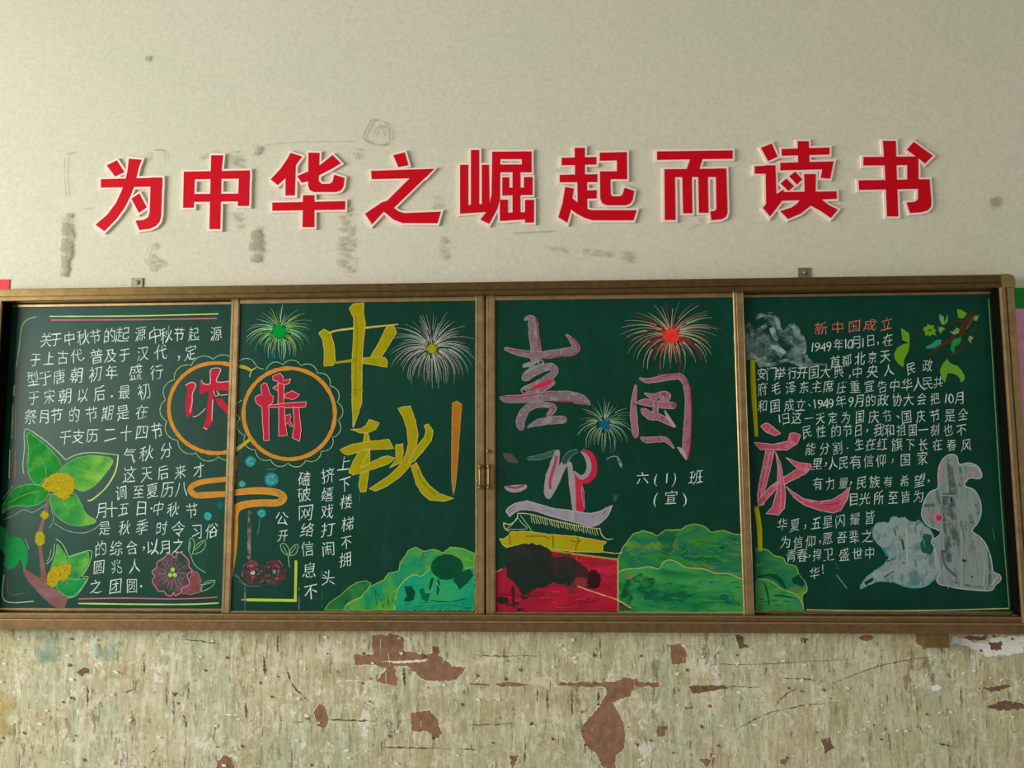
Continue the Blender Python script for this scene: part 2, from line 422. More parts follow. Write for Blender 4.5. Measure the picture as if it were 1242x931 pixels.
for t, pts, wd in ((C_, [(0,383),(80,385),(160,388)], 2.2), (C_, [(480,402),(560,400),(650,395)], 1.4), (C_, [(175,478),(300,482),(420,483)], 1.6),
        (C_, [(450,485),(520,488)], 1.5), (C_, [(260,195),(262,270)], 2.5), (C_, [(945,95),(950,170)], 2), (C_, [(510,155),(600,160),(740,157)], 1.2),
        (C_, [(848,278),(848,368)], 2), (C_, [(942,280),(940,335)], 2.6), (C_, [(760,280),(762,350)], 1.8), (C_, [(725,270),(727,320)], 1.5), (C_, [(685,430),(683,552)], 1.6),
        (L_, [(1050,402),(1085,400)], 1.8), (L_, [(1095,388),(1115,384)], 2), (L_, [(1182,392),(1242,393)], 2.4), (L_, [(945,165),(950,235)], 2.4), (L_, [(995,85),(995,155)], 2),
        (L_, [(1025,200),(1050,270),(1115,330)], 1.6), (L_, [(312,265),(312,350)], 1.4), (L_, [(620,305),(622,415)], 1.0), (L_, [(655,370),(670,425)], 1.6), (L_, [(515,175),(516,230)], 1.4),
        (L_, [(640,103),(720,110),(790,120)], 1.4), (L_, [(675,250),(672,320)], 1.1), (L_, [(880,330),(882,390)], 2.2), (L_, [(535,515),(570,485)], 1.4), (L_, [(440,295),(485,280)], 1.4),
        (R_, [(210,430),(250,405),(330,368),(450,340),(580,328)], 1.2), (R_, [(350,345),(380,310),(440,270)], 1.1), (R_, [(550,265),(660,220),(780,185),(920,165)], 1.3),
        (R_, [(360,240),(450,245),(530,255)], 1.1), (R_, [(120,190),(300,192),(660,170)], 0.8), (R_, [(180,270),(300,275)], 1.6), (R_, [(760,440),(762,500)], 1.2), (R_, [(920,470),(1010,490)], 1.4),
        (R_, [(860,400),(890,450)], 1.0), (R_, [(1015,270),(1020,350)], 1.4)):
    crack(t(pts), wd, CRACK)
for t, pts, wd in ((R_, [(590,90),(592,180),(595,250)], 8), (R_, [(520,100),(525,230),(545,340),(540,470)], 6), (R_, [(440,400),(450,440),(440,560)], 3), (R_, [(1100,165),(1190,235)], 6),
        (R_, [(820,310),(830,370),(880,440)], 4), (R_, [(1050,340),(1100,360),(1220,380)], 6), (C_, [(200,305),(265,310)], 3), (C_, [(610,290),(618,440)], 7), (C_, [(735,90),(725,250)], 5),
        (L_, [(800,372),(862,378)], 2.5), (L_, [(745,270),(790,262)], 4), (L_, [(1060,235),(1130,275),(1180,300)], 7), (L_, [(455,190),(500,182)], 6), (L_, [(330,120),(390,115)], 5), (C_, [(0,250),(120,245)], 2),
        (R_, [(10,480),(20,400),(110,340),(180,290)], 5)):
    crack(t(pts), wd, PALE if wd > 2.6 else CHIP)
for i in range(240):                                   # knocks, flecks and drips of the worn lower wall
    x = rnd.uniform(-20, 1262); y = 768 + 165*rnd.random()
    if rnd.random() < 0.55:
        L = rnd.uniform(3, 16); w.line([(x, y), (x + rnd.uniform(-1, 1), y + L/2), (x + rnd.uniform(-1.5, 1.5), y + L)], rnd.uniform(0.5, 1.4), CRACK, taper=True)
    else:
        r = rnd.uniform(0.5, 2.0); w.poly(rough([(x - r, y - r), (x + r, y - r*0.7), (x + r, y + r), (x - r*0.6, y + r)], 0.8, 1, rnd, 0.8), CRACK if rnd.random() < .4 else BROWND)
for i in range(330):
    x = rnd.uniform(-20, 1262); y = 768 + 165*rnd.random()
    if rnd.random() < 0.5:
        r = rnd.uniform(0.5, 1.9); w.poly(rough([(x - r*1.6, y - r*.6), (x + r, y - r*0.7), (x + r*1.4, y + r*.6), (x - r*0.6, y + r)], 0.9, 1, rnd, 0.8), CHIP)
    else:
        L = rnd.uniform(3, 18); w.line([(x, y), (x + rnd.uniform(-2, 2), y + L/2), (x + rnd.uniform(-1.5, 1.5), y + L)], rnd.uniform(0.5, 1.2), RIM, taper=True)
YST = smudge((170, 150, 70), 0.6, 9, 'yellow_stain')
w.poly([(-6,835),(14,842),(22,870),(10,890),(-6,892)], YST, amp=2); w.poly([(40,770),(70,772),(66,800),(44,806)], smudge((120,150,130), .6, 12, 'green_stain'), amp=2); w.poly([(108,776),(150,778),(140,800),(112,796)], smudge((150,184,164), .7, 12, 'green_stain'), amp=2)
# scuffs on the upper wall
U_ = T(0, 0, 2)
for pts, m in (([(152,520),(172,516),(174,600),(166,640),(160,672),(146,668),(148,590)], GREY), ([(610,560),(630,548),(636,600),(632,636),(606,634),(604,600)], GREY),
        ([(612,352),(638,352),(628,372),(616,378)], GREY), ([(360,600),(375,578),(382,590),(368,620),(390,632),(408,640),(370,655),(356,630)], GREY2),
        ([(480,380),(520,362),(515,378),(485,386)], GREY2), ([(550,370),(575,362),(595,400),(585,420),(560,400)], GREY2), ([(555,505),(590,520),(580,560),(560,540)], GREY2),
        ([(2402,480),(2424,476),(2426,500),(2412,508),(2402,494)], GREY),
        ([(1660,560),(1700,545),(1690,520),(1716,530)], GREY2), ([(820,520),(850,500),(860,640),(850,680),(815,640)], GREY2), ([(1060,580),(1082,560),(1085,620),(1070,640)], GREY2),
        ([(1320,598),(1360,600),(1380,612),(1330,610)], GREY2), ([(1410,604),(1480,610),(1476,622),(1420,620)], GREY2), ([(1500,608),(1540,612),(1530,640),(1510,634)], GREY2), ([(850,360),(875,356),(880,380),(860,386)], GREY2), ([(1040,480),(1066,470),(1070,500),(1050,512)], GREY2),
        ([(352,140),(360,132),(362,146),(356,150)], GREY)):
    w.poly(U_(pts), m, amp=1.2, step=3)
for pts, wd in (([(896,300),(905,290),(932,296),(946,320),(940,345),(915,352),(886,340),(884,325),(896,300)], 2.2), ([(905,340),(912,312),(926,306),(934,330)], 1.6),
        ([(158,380),(156,420),(160,470),(154,482)], 1.2), ([(158,376),(176,368)], 1.2), ([(356,390),(366,366),(396,366),(402,390)], 1.4), ([(640,352),(700,345),(860,342)], 0.5),
        ([(200,508),(216,504)], 1.4), ([(360,600),(352,630),(372,660)], 1.4), ([(1242,565),(1340,560)], 1.2)):
    w.line(U_(pts), wd, GREY)
wall = w.build('wall_back'); wall['kind'] = 'structure'

# ------------------------------------------------------------------ frame of the blackboard
XL, XR, ZB, ZT = -2.033, 2.043, 0.900, 2.250
XLI, XRI = -1.966, 1.983
fr = thing('blackboard', (0.005, 0.04, ZB), 'wide green sliding blackboard in a bronze frame, covered with chalk writing and drawings', 'blackboard')
t_ = M(); BK = WALL - 0.0005
t_.extrude_x([(0.004, ZT - 0.002), (0.006, ZT), (BK, ZT), (BK, ZT - 0.052), (0.002, ZT - 0.052), (0.0, ZT - 0.050), (0.0, ZT - 0.036), (0.002, ZT - 0.0345), (0.009, ZT - 0.034),
              (0.009, ZT - 0.031), (0.004, ZT - 0.0305)], XL + 0.0, XR - 0.05, BRONZE)
t_.build('top_rail', fr)
b_ = M()
b_.extrude_x([(0.002, ZB), (0.0, ZB + 0.002), (0.0, ZB + 0.034), (-0.003, ZB + 0.036), (-0.003, ZB + 0.040), (0.003, ZB + 0.041), (0.006, ZB + 0.043), (0.006, ZB + 0.058), (0.010, ZB + 0.062),
              (0.018, ZB + 0.063), (0.020, ZB + 0.058), (BK, ZB + 0.056), (BK, ZB)], XL, XR, BRONZE3)
b_.extrude_x([(-0.0045, ZB + 0.0352), (-0.0045, ZB + 0.0405), (-0.0031, ZB + 0.0415), (-0.0031, ZB + 0.0345)], XL, XR, BRONZE2)  # lighter metal strip, paints the bright highlight line along the ridge
b_.extrude_x([(0.0045, ZB + 0.0565), (0.0045, ZB + 0.060), (0.0059, ZB + 0.061), (0.0059, ZB + 0.0555)], XL, XR, BRONZE2)  # second painted highlight line, on the upper step of the rail
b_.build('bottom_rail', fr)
def side(x0, x1, inner):
    # x0 outer edge, x1 inner edge
    d = 1 if x1 > x0 else -1; q = M()
    p = [(x0, BK), (x0, 0.010), (x0 + d*0.004, 0.004), (x0 + d*0.030, 0.004), (x0 + d*0.032, 0.010), (x0 + d*0.036, 0.010), (x0 + d*0.038, 0.0), (x1 - d*0.006, -0.003), (x1, 0.0), (x1, BK)]
    q.extrude_z(p, ZB + 0.0425, ZT - 0.0523, BRONZE2)
    sr = q.build('side_rail', fr)
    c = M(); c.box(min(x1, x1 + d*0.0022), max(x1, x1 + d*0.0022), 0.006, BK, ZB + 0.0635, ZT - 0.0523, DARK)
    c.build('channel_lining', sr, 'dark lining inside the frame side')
side(XL, XLI, 1); side(XR, XRI, -1)
c = M()                                                  # rounded plastic corner, top right
pts = [(XR - 0.0498, ZT - 0.0521), (XR - 0.0498, ZT)] + [(XR - 0.024 + 0.024*math.cos(a), ZT - 0.024 + 0.024*math.sin(a)) for a in [math.pi/2*(1 - i/8) for i in range(9)]] + [(XR, ZT - 0.0521)]
c.slab(pts, -0.002, BK, BRONZE2); c.build('corner_cap', fr)
for px, z0 in ((166.5, 0), (976, 0)):
    p = at(px, 340, WALL - 0.004); q = M(); q.box(p.x - 0.024, p.x + 0.024, WALL - 0.006, BK, ZT - 0.02, ZT + 0.055, STEEL)
    tab = q.build('mounting_tab', fr)
    sc = M(); sc.disc((p.x + 0.003, ZT + 0.036), 0.009, WALL - 0.0085, WALL - 0.0062, STEEL, 18, 0.003)
    sc.build('screw', tab)
p0 = at(1122, 784, 0.012); p1 = at(1152, 784, 0.012); q = M()
q.box(p0.x, p1.x, 0.014, BK, ZB - 0.052, ZB - 0.0005, plain('brown_painted_steel', rgb(112, 88, 40), 0.6)); q.build('support_bracket', fr, 'brown bracket under the right end of the frame')

# ------------------------------------------------------------------ the four boards
def trim_h(root, x0, x1, z0, z1, yf, yb, m, name='edge_trim'):
    q = M(); q.extrude_x([(yf + 0.001, z0), (yf, z0 + 0.001), (yf, z1 - 0.002), (yf + 0.002, z1), (yb, z1), (yb, z0)], x0, x1, m); return q.build(name, root)
def stile(root, x0, x1, z0, z1, yf, yb, m):
    q = M(); q.extrude_z([(x0, yb), (x0, yf + 0.003), (x0 + 0.003, yf), (x0 + 0.010, yf), (x0 + 0.0115, yf + 0.0015), (x0 + 0.013, yf), (x1 - 0.006, yf), (x1 - 0.0045, yf + 0.0015), (x1 - 0.003, yf), (x1, yf + 0.003), (x1, yb)], z0, z1, m)
    return q.build('stile', root)
def pull(root, px):
    a, b2 = at(px, 564, 0.026), at(px, 592, 0.026); q = M(); x = a.x
    q.tube([(x, 0.014, a.z - 0.006), (x, 0.0105, a.z - 0.016), (x, 0.0105, b2.z + 0.016), (x, 0.014, b2.z + 0.006)], 0.0055, BRASS, 10)
    q.disc((x, a.z - 0.004), 0.0085, 0.015, 0.0257, BRASS, 16, 0.003); q.disc((x, b2.z + 0.004), 0.0085, 0.015, 0.0257, BRASS, 16, 0.003)
    q.build('pull_handle', root, 'brass pull handle')
# panel heights taken from the edges seen in the photograph
ZS0, ZS1 = at(588, 742.5, SLIDE).z, at(588, 361.0, SLIDE).z
ZF0, ZF1 = at(150, 738.5, FIXED).z, at(150, 368.5, FIXED).z
X2a, X2b = at(278.6, 420, 0.026).x, -0.0035
X3a, X3b = 0.0035, at(902.8, 420, 0.026).x + 0.004
def sliding(xa, xb, label, sa, sb):
    q = M(); q.box(xa + 0.02, xb - 0.02, SLIDE, 0.046, ZS0, ZS1, BOARD); r = q.build('blackboard_panel', fr, label)
    stile(r, xa, xa + sa, ZS0 - 0.010, ZS1 + 0.008, 0.026, 0.047, BRONZE2); stile(r, xb - sb, xb, ZS0 - 0.010, ZS1 + 0.008, 0.026, 0.047, BRONZE2)
    trim_h(r, xa + sa + 0.0002, xb - sb - 0.0002, ZS1 - 0.012, ZS1 + 0.006, 0.029, 0.0335, BRONZE2); trim_h(r, xa + sa + 0.0002, xb - sb - 0.0002, ZS0 - 0.010, ZS0 + 0.003, 0.029, 0.0335, BRONZE2)
    return r
def fixed(xa, xb, label):
    q = M(); q.box(xa, xb, FIXED, 0.072, ZF0 - 0.004, ZF1, BOARD); r = q.build('blackboard_panel', fr, label)
    trim_h(r, xa, xb, ZF1 - 0.008, ZF1 + 0.004, FIXED - 0.003, FIXED - 0.0003, BRONZE2); trim_h(r, xa, xb, ZF0 - 0.004, ZF0 + 0.004, FIXED - 0.003, FIXED - 0.0003, BRONZE2)
    return r
PA = fixed(XLI + 0.004, -0.985, 'leftmost blackboard panel, white chalk text with large green leafed yellow flowers')
PB = sliding(X2a, X2b, 'blackboard panel with large yellow chalk characters and a red character in an orange ring', 0.036, 0.036)
PC = sliding(X3a, X3b, 'blackboard panel with pink chalk characters, red firework and yellow roofed palace', 0.036, 0.041)
PD = fixed(1.0, XRI - 0.004, 'rightmost blackboard panel, long white chalk text beside a grey rabbit')
pull(PB, 582.5); pull(PC, 593.0)
p = at(592.6, 547, 0.026); q = M(); q.disc((p.x, p.z), 0.0085, 0.020, 0.0257, BRASS, 18, 0.002); q.box(p.x - 0.001, p.x + 0.001, 0.0172, 0.0182, p.z - 0.004, p.z + 0.004, BLACK); q.build('lock', PC, 'round brass lock')

# ------------------------------------------------------------------ chalk colours
WHT = chalk((206, 222, 214), 0.95, grain=420); WHD = chalk((150, 172, 160), 0.7); LIME = chalk((190, 214, 120), 0.85); PGRN = chalk((150, 196, 140), 0.8)
PINK = chalk((205, 105, 125), 0.85); YEL = chalk((126, 136, 4), 0.97, (150, 144, 4), (162, 140, 16), big=30, c4=(140, 150, 20)); YELE = chalk((196, 150, 50), 0.85, (190, 190, 110))
ORA = chalk((186, 124, 34), 0.95, (198, 132, 50), (160, 122, 36), big=20); ORAD = chalk((178, 108, 20), 0.95, (150, 104, 40))
REDC = chalk((190, 34, 50), 0.97, (168, 42, 60), big=24); REDE = chalk((224, 170, 170), 0.85)
PKF = chalk((142, 128, 130), 0.9, (118, 96, 102), (152, 138, 142), big=22); PKS = chalk((180, 48, 76), 0.92, (160, 70, 90)); LIL = chalk((156, 150, 160), 0.97, (140, 134, 144))
GRYC = chalk((150, 158, 150), 0.8, (110, 128, 118)); QFN = chalk((148, 82, 100), 0.95, (158, 106, 118), (126, 64, 80), big=30); QED = chalk((180, 154, 160), 0.85)
QINGF = chalk((186, 84, 104), 0.96, (180, 72, 96), (206, 120, 136), big=26)

# ------------------------------------------------------------------ handwriting
GL = {}
fc = bpy.data.curves.new('handwriting', 'FONT'); fc.resolution_u = 2
fo = bpy.data.objects.new('handwriting', fc); COL.objects.link(fo)
def glyph(ch, off=0.0):
    if (ch, off) in GL: return GL[ch, off]
    fc.body = ch; fc.offset = off; bpy.context.view_layer.update()
    ev = fo.evaluated_get(bpy.context.evaluated_depsgraph_get()); me = ev.to_mesh()
    g = ([tuple(v.co[:2]) for v in me.vertices], [tuple(p.vertices) for p in me.polygons]); ev.to_mesh_clear()
    GL[ch, off] = g; return g
hr = random.Random(11)
def write(mb, chars, xs, y0, y1, h=18.0, wf=0.80, m=None, ys=None, off=-0.010):
    m = m or WHT
    for i, ch in enumerate(chars):
        if ch == ' ': continue
        V, F = glyph(ch, off)
        if not V: continue
        x = xs[i]; y = ys[i] if ys else (y0 + (y1 - y0)*((x - xs[0])/max(1e-6, xs[-1] - xs[0]) if len(xs) > 1 else 0))
        punct = ch in '，、。．.！!'
        digit = ch in '0123456789()（）'
        hh = h*hr.uniform(0.92, 1.08); ww = hh*wf*hr.uniform(0.92, 1.06); rot = math.radians(hr.uniform(-5, 3)); sh = hr.uniform(-0.04, 0.16); tilt = hr.uniform(0.04, 0.16)
        u0 = 0.5; v0 = 0.34
        if digit: u0 = 0.28; ww = hh*1.0
        if punct: u0 = 0.22; v0 = 0.10; ww = hh = h*0.9
        sd = hr.random()*50; P = []
        for u, v in V:
            a, b = u - u0, v - v0
            n_ = mnoise.noise_vector(Vector((u*2.6, v*2.6, sd)))
            a += n_.x*0.085; b += n_.y*0.085 + a*tilt
            a += sh*b
            X = a*ww; Y = -b*hh
            P.append((x + X*math.cos(rot) - Y*math.sin(rot), y + X*math.sin(rot) + Y*math.cos(rot)))
        mb.face(mb.place(P), F, m)
    mb.n += 1
def spread(a, b, n): return [a + (b - a)*i/max(1, n - 1) for i in range(n)]
def text(root, plane, lines, label=None, m=None, h=18.0, wf=0.80, name='writing_line'):
    for L in lines:
        mb = M(plane)
        for chars, xs, y0, y1 in L:
            if isinstance(xs, tuple): xs = spread(xs[0], xs[1], len(chars))
            write(mb, chars, xs, y0, y1, h, wf, m)
        mb.build(name, root, label)
LT = [
 [('关于中秋节的起源', [56,68,84,101,116,133,148,170], 413, 405), ('中秋节起源', [188,202,217,235,262], 407, 405)],
 [('于上古代', (43, 93), 437, 432), ('．普及于汉代', [101,117,134,151,173,195], 434, 428), ('，', [217], 434, 434), ('定', [231], 428, 428)],
 [('型于唐朝初年', [40,55,72,93,116,135], 460, 452), ('盛行', [165,190], 452, 452)],
 [('于宋朝以后', [41,60,79,100,121], 483, 478), ('．', [135], 480, 480), ('最初', [151,175], 476, 475)],
 [('祭月节的节期是在', [37,54,68,90,111,130,149,172], 506, 500)],
 [('干支历二十四节', [79,95,112,134,153,172,190], 531, 523)],
 [('气秋分', [157,178,202], 553, 547)],
 [('这天后来才', [157,178,198,219,241], 576, 571)],
 [('调至夏历八', [147,168,185,203,220], 598, 593)],
 [('月十五日．', [124,136,150,172,183], 619, 616), ('中秋节', [192,210,233], 617, 620)],
 [('是秋季', [127,151,172], 641, 640), ('时令', [196,216], 641, 642), ('习俗', [239,257], 645, 644)],
 [('的综合，', [122,141,160,174], 666, 664), ('以月之', [185,201,216], 664, 663)],
 [('圆兆人', [120,141,163], 688, 687)],
 [('之团圆．', [116,140,160,171], 712, 710)],
]
text(PA, FIXED, LT, h=19.5)
def column(root, plane, chars, pts, h=18.5):
    mb = M(plane); write(mb, chars, [p[0] for p in pts], 0, 0, h, 0.88, WHT, [p[1] for p in pts]); mb.build('writing_line', root)
column(PB, SLIDE, '上下楼梯不拥', [(417,563),(418,588),(420,609),(422,636),(420,658),(419,679)], 19)
column(PB, SLIDE, '挤嬉戏打闹头', [(398,577),(397,600),(397,621),(398,643),(398,666),(398,701)], 20)
column(PB, SLIDE, '磕破网络信息不', [(369,581),(369,600),(371,622),(373,643),(373,666),(375,692),(377,718)], 20)
column(PB, SLIDE, '公开', [(342,629),(343,650)], 17)
mb = M(SLIDE); write(mb, '六(1)班', [779,797,809,821,844], 580, 579, 17.5, 0.95, WHT); mb.build('writing_line', PC)
mb = M(SLIDE); write(mb, '(宣)', [797,814,833], 604, 604, 19, 0.95, WHT); mb.build('writing_line', PC)
RT = [
 [('1949', [986,992,999,1006], 421, 420), ('年', [1017], 418, 418), ('10', [1026,1032], 417, 417), ('月', [1039], 415, 415), ('1', [1047], 415, 415), ('日', [1056], 413, 413), ('，', [1065], 416, 416), ('在', [1077], 413, 413)],
 [('首都北京天', [1013,1027,1043,1058,1074], 439, 432)],
 [('安门举行开国大典', [923.5,936,946,961,973,987,1001,1017], 454, 451), ('，', [1030], 456, 456), ('中央人', [1040,1058,1078], 452, 449), ('民政', [1105,1125], 447, 444)],
 [('府毛泽东主席', [924.5,941,959,975,990,1005], 472, 469), ('庄重宣告', [1021,1037,1054,1070], 470, 469), ('中华人民共', [1085,1100,1114,1125,1138], 468, 464)],
 [('和国成立、', [925,940,957,971,982], 493, 491), ('1949', [989,995,1002,1009], 490, 489), ('年', [1020], 487, 487), ('9', [1033], 487, 487), ('月', [1043], 486, 486), ('的政协大会把', [1056,1071,1088,1102,1118,1134], 486, 484), ('10', [1148,1154], 483, 483), ('月', [1164], 483, 483)],
 [('1', [946], 508, 508), ('日这', [953,966], 508, 507), ('一天定为国庆节、', [981,995,1010,1026,1043,1060,1076,1090], 508, 505), ('国庆节是全', [1100,1117,1134,1152,1168], 506, 503)],
 [('民性的节日，', [979,996,1014,1028,1041,1052], 524, 522), ('我和祖国一刻也不', [1066,1079,1093,1107,1120,1134,1150,1166], 522, 522)],
 [('能分割．', [983,1000,1016,1028], 545, 543), ('生在红旗下长在春风', [1042,1056,1070,1088,1104,1120,1137,1154,1172], 539, 540)],
 [('里，人民有信仰，', [991,1001,1010,1023,1038,1054,1069,1082], 563, 558), ('国家', [1098,1119], 558, 556)],
 [('有力量，民族有希望，', [992,1007,1023,1032,1045,1061,1077,1097,1115,1126], 587, 583)],
 [('目光所至皆为', [1036,1049,1066,1083,1098,1114], 606, 602)],
 [('华夏，', [949,964,976], 636, 638), ('五星闪耀皆', [990,1004,1019,1037,1055], 635, 628)],
 [('为信仰，', [953,968,983,994], 658, 657), ('愿吾辈之', [1004,1021,1036,1052], 653, 651)],
 [('青春，捍卫', [960,973,982,991,1005], 674, 673), ('盛世中', [1024,1040,1055], 673, 671)],
 [('华！', [988,998], 695, 694)],
]
text(PD, FIXED, [[('新中国成立', [996,1016,1036,1055,1075], 399, 393)]], 'salmon pink chalk heading of five characters', chalk((222, 118, 100), 0.9, grain=420), 16.5, 1.0, 'chalk_heading')
text(PD, FIXED, RT, h=16.5)
bpy.data.objects.remove(fo)

# ------------------------------------------------------------------ panel drawings, far left
def lines(root, plane, name, items, label=None):
    mb = M(plane)
    for pts, wd, m in items: mb.line(pts, wd, m)
    return mb.build(name, root, label)
lines(PA, FIXED, 'chalk_border', [
 ([(60,383.5),(160,383),(265,380.5)], 1.6, LIME), ([(62,388),(160,387.5),(263,386)], 1.6, PINK), ([(44,384),(34,387),(27,395),(24,415),(20,445)], 1.6, PGRN),
 ([(17.5,467),(16.5,480)], 1.6, PGRN), ([(16,490),(14,532)], 1.4, PGRN), ([(12,545),(11,580)], 1.2, LIME), ([(19,545),(18,580)], 0.9, PINK), ([(19.5,445),(18.5,532)], 0.8, PINK),
 ([(5,697),(5.5,728),(41,729)], 1.4, PGRN), ([(10,700),(11,720),(30,719)], 1.0, chalk((150,90,100), 0.7)),
 ([(95,726),(150,725),(215,726),(264,724)], 1.5, PINK), ([(95,731.5),(170,732.5),(230,732.5),(265,731)], 1.9, LIME)], 'lime and pink chalk border lines')
LF = T(0, 510, 6.207); LG = T(0, 640, 6.208)
GL1 = chalk((34, 104, 22), 0.95, (30, 128, 50), (96, 150, 40), big=9); GL2 = chalk((34, 118, 66), 0.95, (70, 146, 56), (124, 172, 66), big=8); GL3 = chalk((24, 116, 60), 0.93, (36, 140, 66), big=10)
YC = chalk((176, 160, 20), 0.97, (146, 140, 20), (188, 140, 36), big=60); VEIN = chalk((120, 190, 110), 0.7)
def stem(mb, t, pts, m): mb.brush(t(pts), m)
st_m = chalk((128, 96, 92), 0.93, (112, 70, 66), big=20)
q = M(FIXED); q.brush(LF([(360,600,22),(345,690,26),(320,770,26),(300,840,30)]), st_m); q.brush(LG([(300,130,26),(312,230,30),(325,330,40),(330,430,50)]), st_m)
q.brush(LG([(180,315,24),(230,370,60),(300,430,95),(380,500,112),(440,540,118),(500,560,100)]), st_m, cap=False)
sh = q.build('chalk_branch', PA, 'brownish pink chalk branch')
q = M(FIXED, 0.00003); q.n = 12
q.circle(LF([(335,712)])[0], 5, 4.5, YC, 0.8); q.circle(LG([(302,82)])[0], 6, 9, YC, 0.8); q.build('chalk_bud', sh, 'yellow chalk buds')
def flower(name, label, leaves, centre, outl, nb=0):
    q = M(FIXED, 0.00003); q.n = 14 + nb
    for pts, m in leaves: q.poly(pts, m, amp=0.3, edge=VEIN, ew=0.9, sm=True)
    for pts, wd, m in outl: q.line(pts, wd, m)
    f = q.build(name, PA, label)
    c_ = M(FIXED, 0.00003); c_.n = 40 + nb
    c_.poly(centre, YC, amp=1.0, step=1.5, sm=True)
    RD = chalk((196, 110, 40), 0.9)
    xs = [p[0] for p in centre]; ys = [p[1] for p in centre]
    for i in range(26): c_.circle((hr.uniform(min(xs) + 2, max(xs) - 2), hr.uniform(min(ys) + 2, max(ys) - 2)), 0.9, 0.9, RD if i % 3 else chalk((120, 120, 20), 0.9), n=7)
    c_.build('flower_centre', f, 'yellow chalk flower centre')
flower('chalk_flower', 'big green leafed chalk flower', [
 (LF([(205,90),(300,150),(400,240),(465,345),(400,410),(330,440),(300,480),(250,465),(215,400),(208,300),(215,200)]), GL1),
 (LF([(480,345),(540,300),(620,270),(720,262),(850,292),(800,390),(710,490),(630,530),(570,510),(500,470),(450,420)]), GL2),
 (LF([(20,700),(30,620),(100,520),(200,480),(300,490),(370,540),(320,610),(220,645),(120,640),(50,670)]), GL1),
 (LF([(375,560),(450,560),(560,550),(610,620),(650,700),(725,755),(640,790),(520,780),(440,730),(390,660)]), GL2)],
 LF([(365,420),(420,395),(500,400),(550,430),(572,500),(540,550),(490,600),(440,570),(390,535),(320,500),(320,465)]),
 [(LF([(180,400),(172,330),(185,200),(190,65),(300,120),(420,220),(495,295)]), 1.5, PGRN), (LF([(495,295),(580,255),(700,240),(890,258)]), 1.5, PGRN),
  (LF([(890,258),(870,380),(800,500),(700,590),(660,600)]), 2.0, LIME), (LF([(20,745),(100,715),(180,670),(240,690),(300,660),(350,630)]), 0.9, WHD),
  (LF([(410,770),(500,825),(620,845),(720,810),(768,755)]), 1.1, WHD), (LF([(385,670),(405,740),(370,810)]), 0.9, WHD), (LF([(300,260),(340,350),(350,420)]), 0.8, VEIN), (LF([(60,620),(180,560),(290,530)]), 0.8, VEIN), (LF([(25,590),(60,540),(100,488)]), 0.9, WHD)])
flower('chalk_flower', 'small green leafed chalk flower by the branch', [
 (LG([(432,125),(470,170),(500,225),(440,300),(390,290),(420,200)]), GL2), (LG([(500,240),(570,205),(665,185),(655,290),(590,380),(520,380),(470,320)]), GL2),
 (LG([(420,440),(500,390),(580,390),(650,385),(590,480),(510,515)]), GL3)],
 LG([(350,400),(370,330),(410,285),(470,280),(530,270),(535,330),(510,380),(450,400),(405,445),(370,430)]),
 [(LG([(420,80),(470,120),(510,200),(515,215),(600,190),(690,175),(665,290),(620,365),(665,370),(620,450),(570,510),(510,528)]), 1.2, PGRN), (LG([(345,275),(385,240),(405,190),(410,120)]), 1.1, PGRN), (LG([(385,160),(375,215),(355,250)]), 0.9, PGRN)], 30)
q = M(FIXED, 0.00003); q.n = 10
q.poly(LG([(0,-20),(40,0),(70,40),(80,75),(120,65),(165,80),(205,150),(212,230),(195,300),(178,322),(165,250),(150,240),(110,300),(60,318),(30,280),(40,200),(0,160)]), GL3, amp=0.3)
q.line(LG([(190,80),(205,120),(218,160)]), 0.9, WHD); q.build('chalk_leaf', PA, 'dark green chalk leaf at the left edge')
# ring with a red character
t5 = T(195, 430, 5.52)
def arc(cx, cy, rx, ry, a0, a1, n=60): return [(cx + rx*math.cos(math.radians(a0 + (a1 - a0)*i/n)), cy + ry*math.sin(math.radians(a0 + (a1 - a0)*i/n))) for i in range(n + 1)]
def scallop(cx, cy, rx, ry, a0, a1, bumps, dip=10, rise=26):
    out = []
    for i in range(bumps*10 + 1):
        k = i/10; a = math.radians(a0 + (a1 - a0)*k/bumps); f = abs(math.sin(math.pi*k)); r = dip + rise*f**0.8
        out.append((cx + (rx + r)*math.cos(a), cy + (ry + r)*math.sin(a)))
    return out
q = M(FIXED); q.line(t5(arc(372, 357, 318, 302, 60, 300)), 5.2, ORA, sm=False)
q.line(t5(scallop(372, 357, 330, 312, 62, 292, 9, 14, 34)), 1.0, PGRN, sm=False); q.build('chalk_ring', PA, 'orange chalk ring with a pale scalloped outline')
def character(root, plane, t, polys, fill, edge, label, brushes=(), extra=(), ew=0.9, name='chalk_character', n0=1, sm=False):
    mb = M(plane); mb.n = n0
    for p in polys: mb.poly(t(p), fill, amp=0.25, edge=edge, ew=ew, sm=sm)
    for pts, m, e_ in brushes: mb.brush(t(pts), m, edge=e_, ew=ew, amp=0.15)
    for pts, wd, m in extra: mb.line(t(pts), wd, m)
    return mb.build(name, root, label)
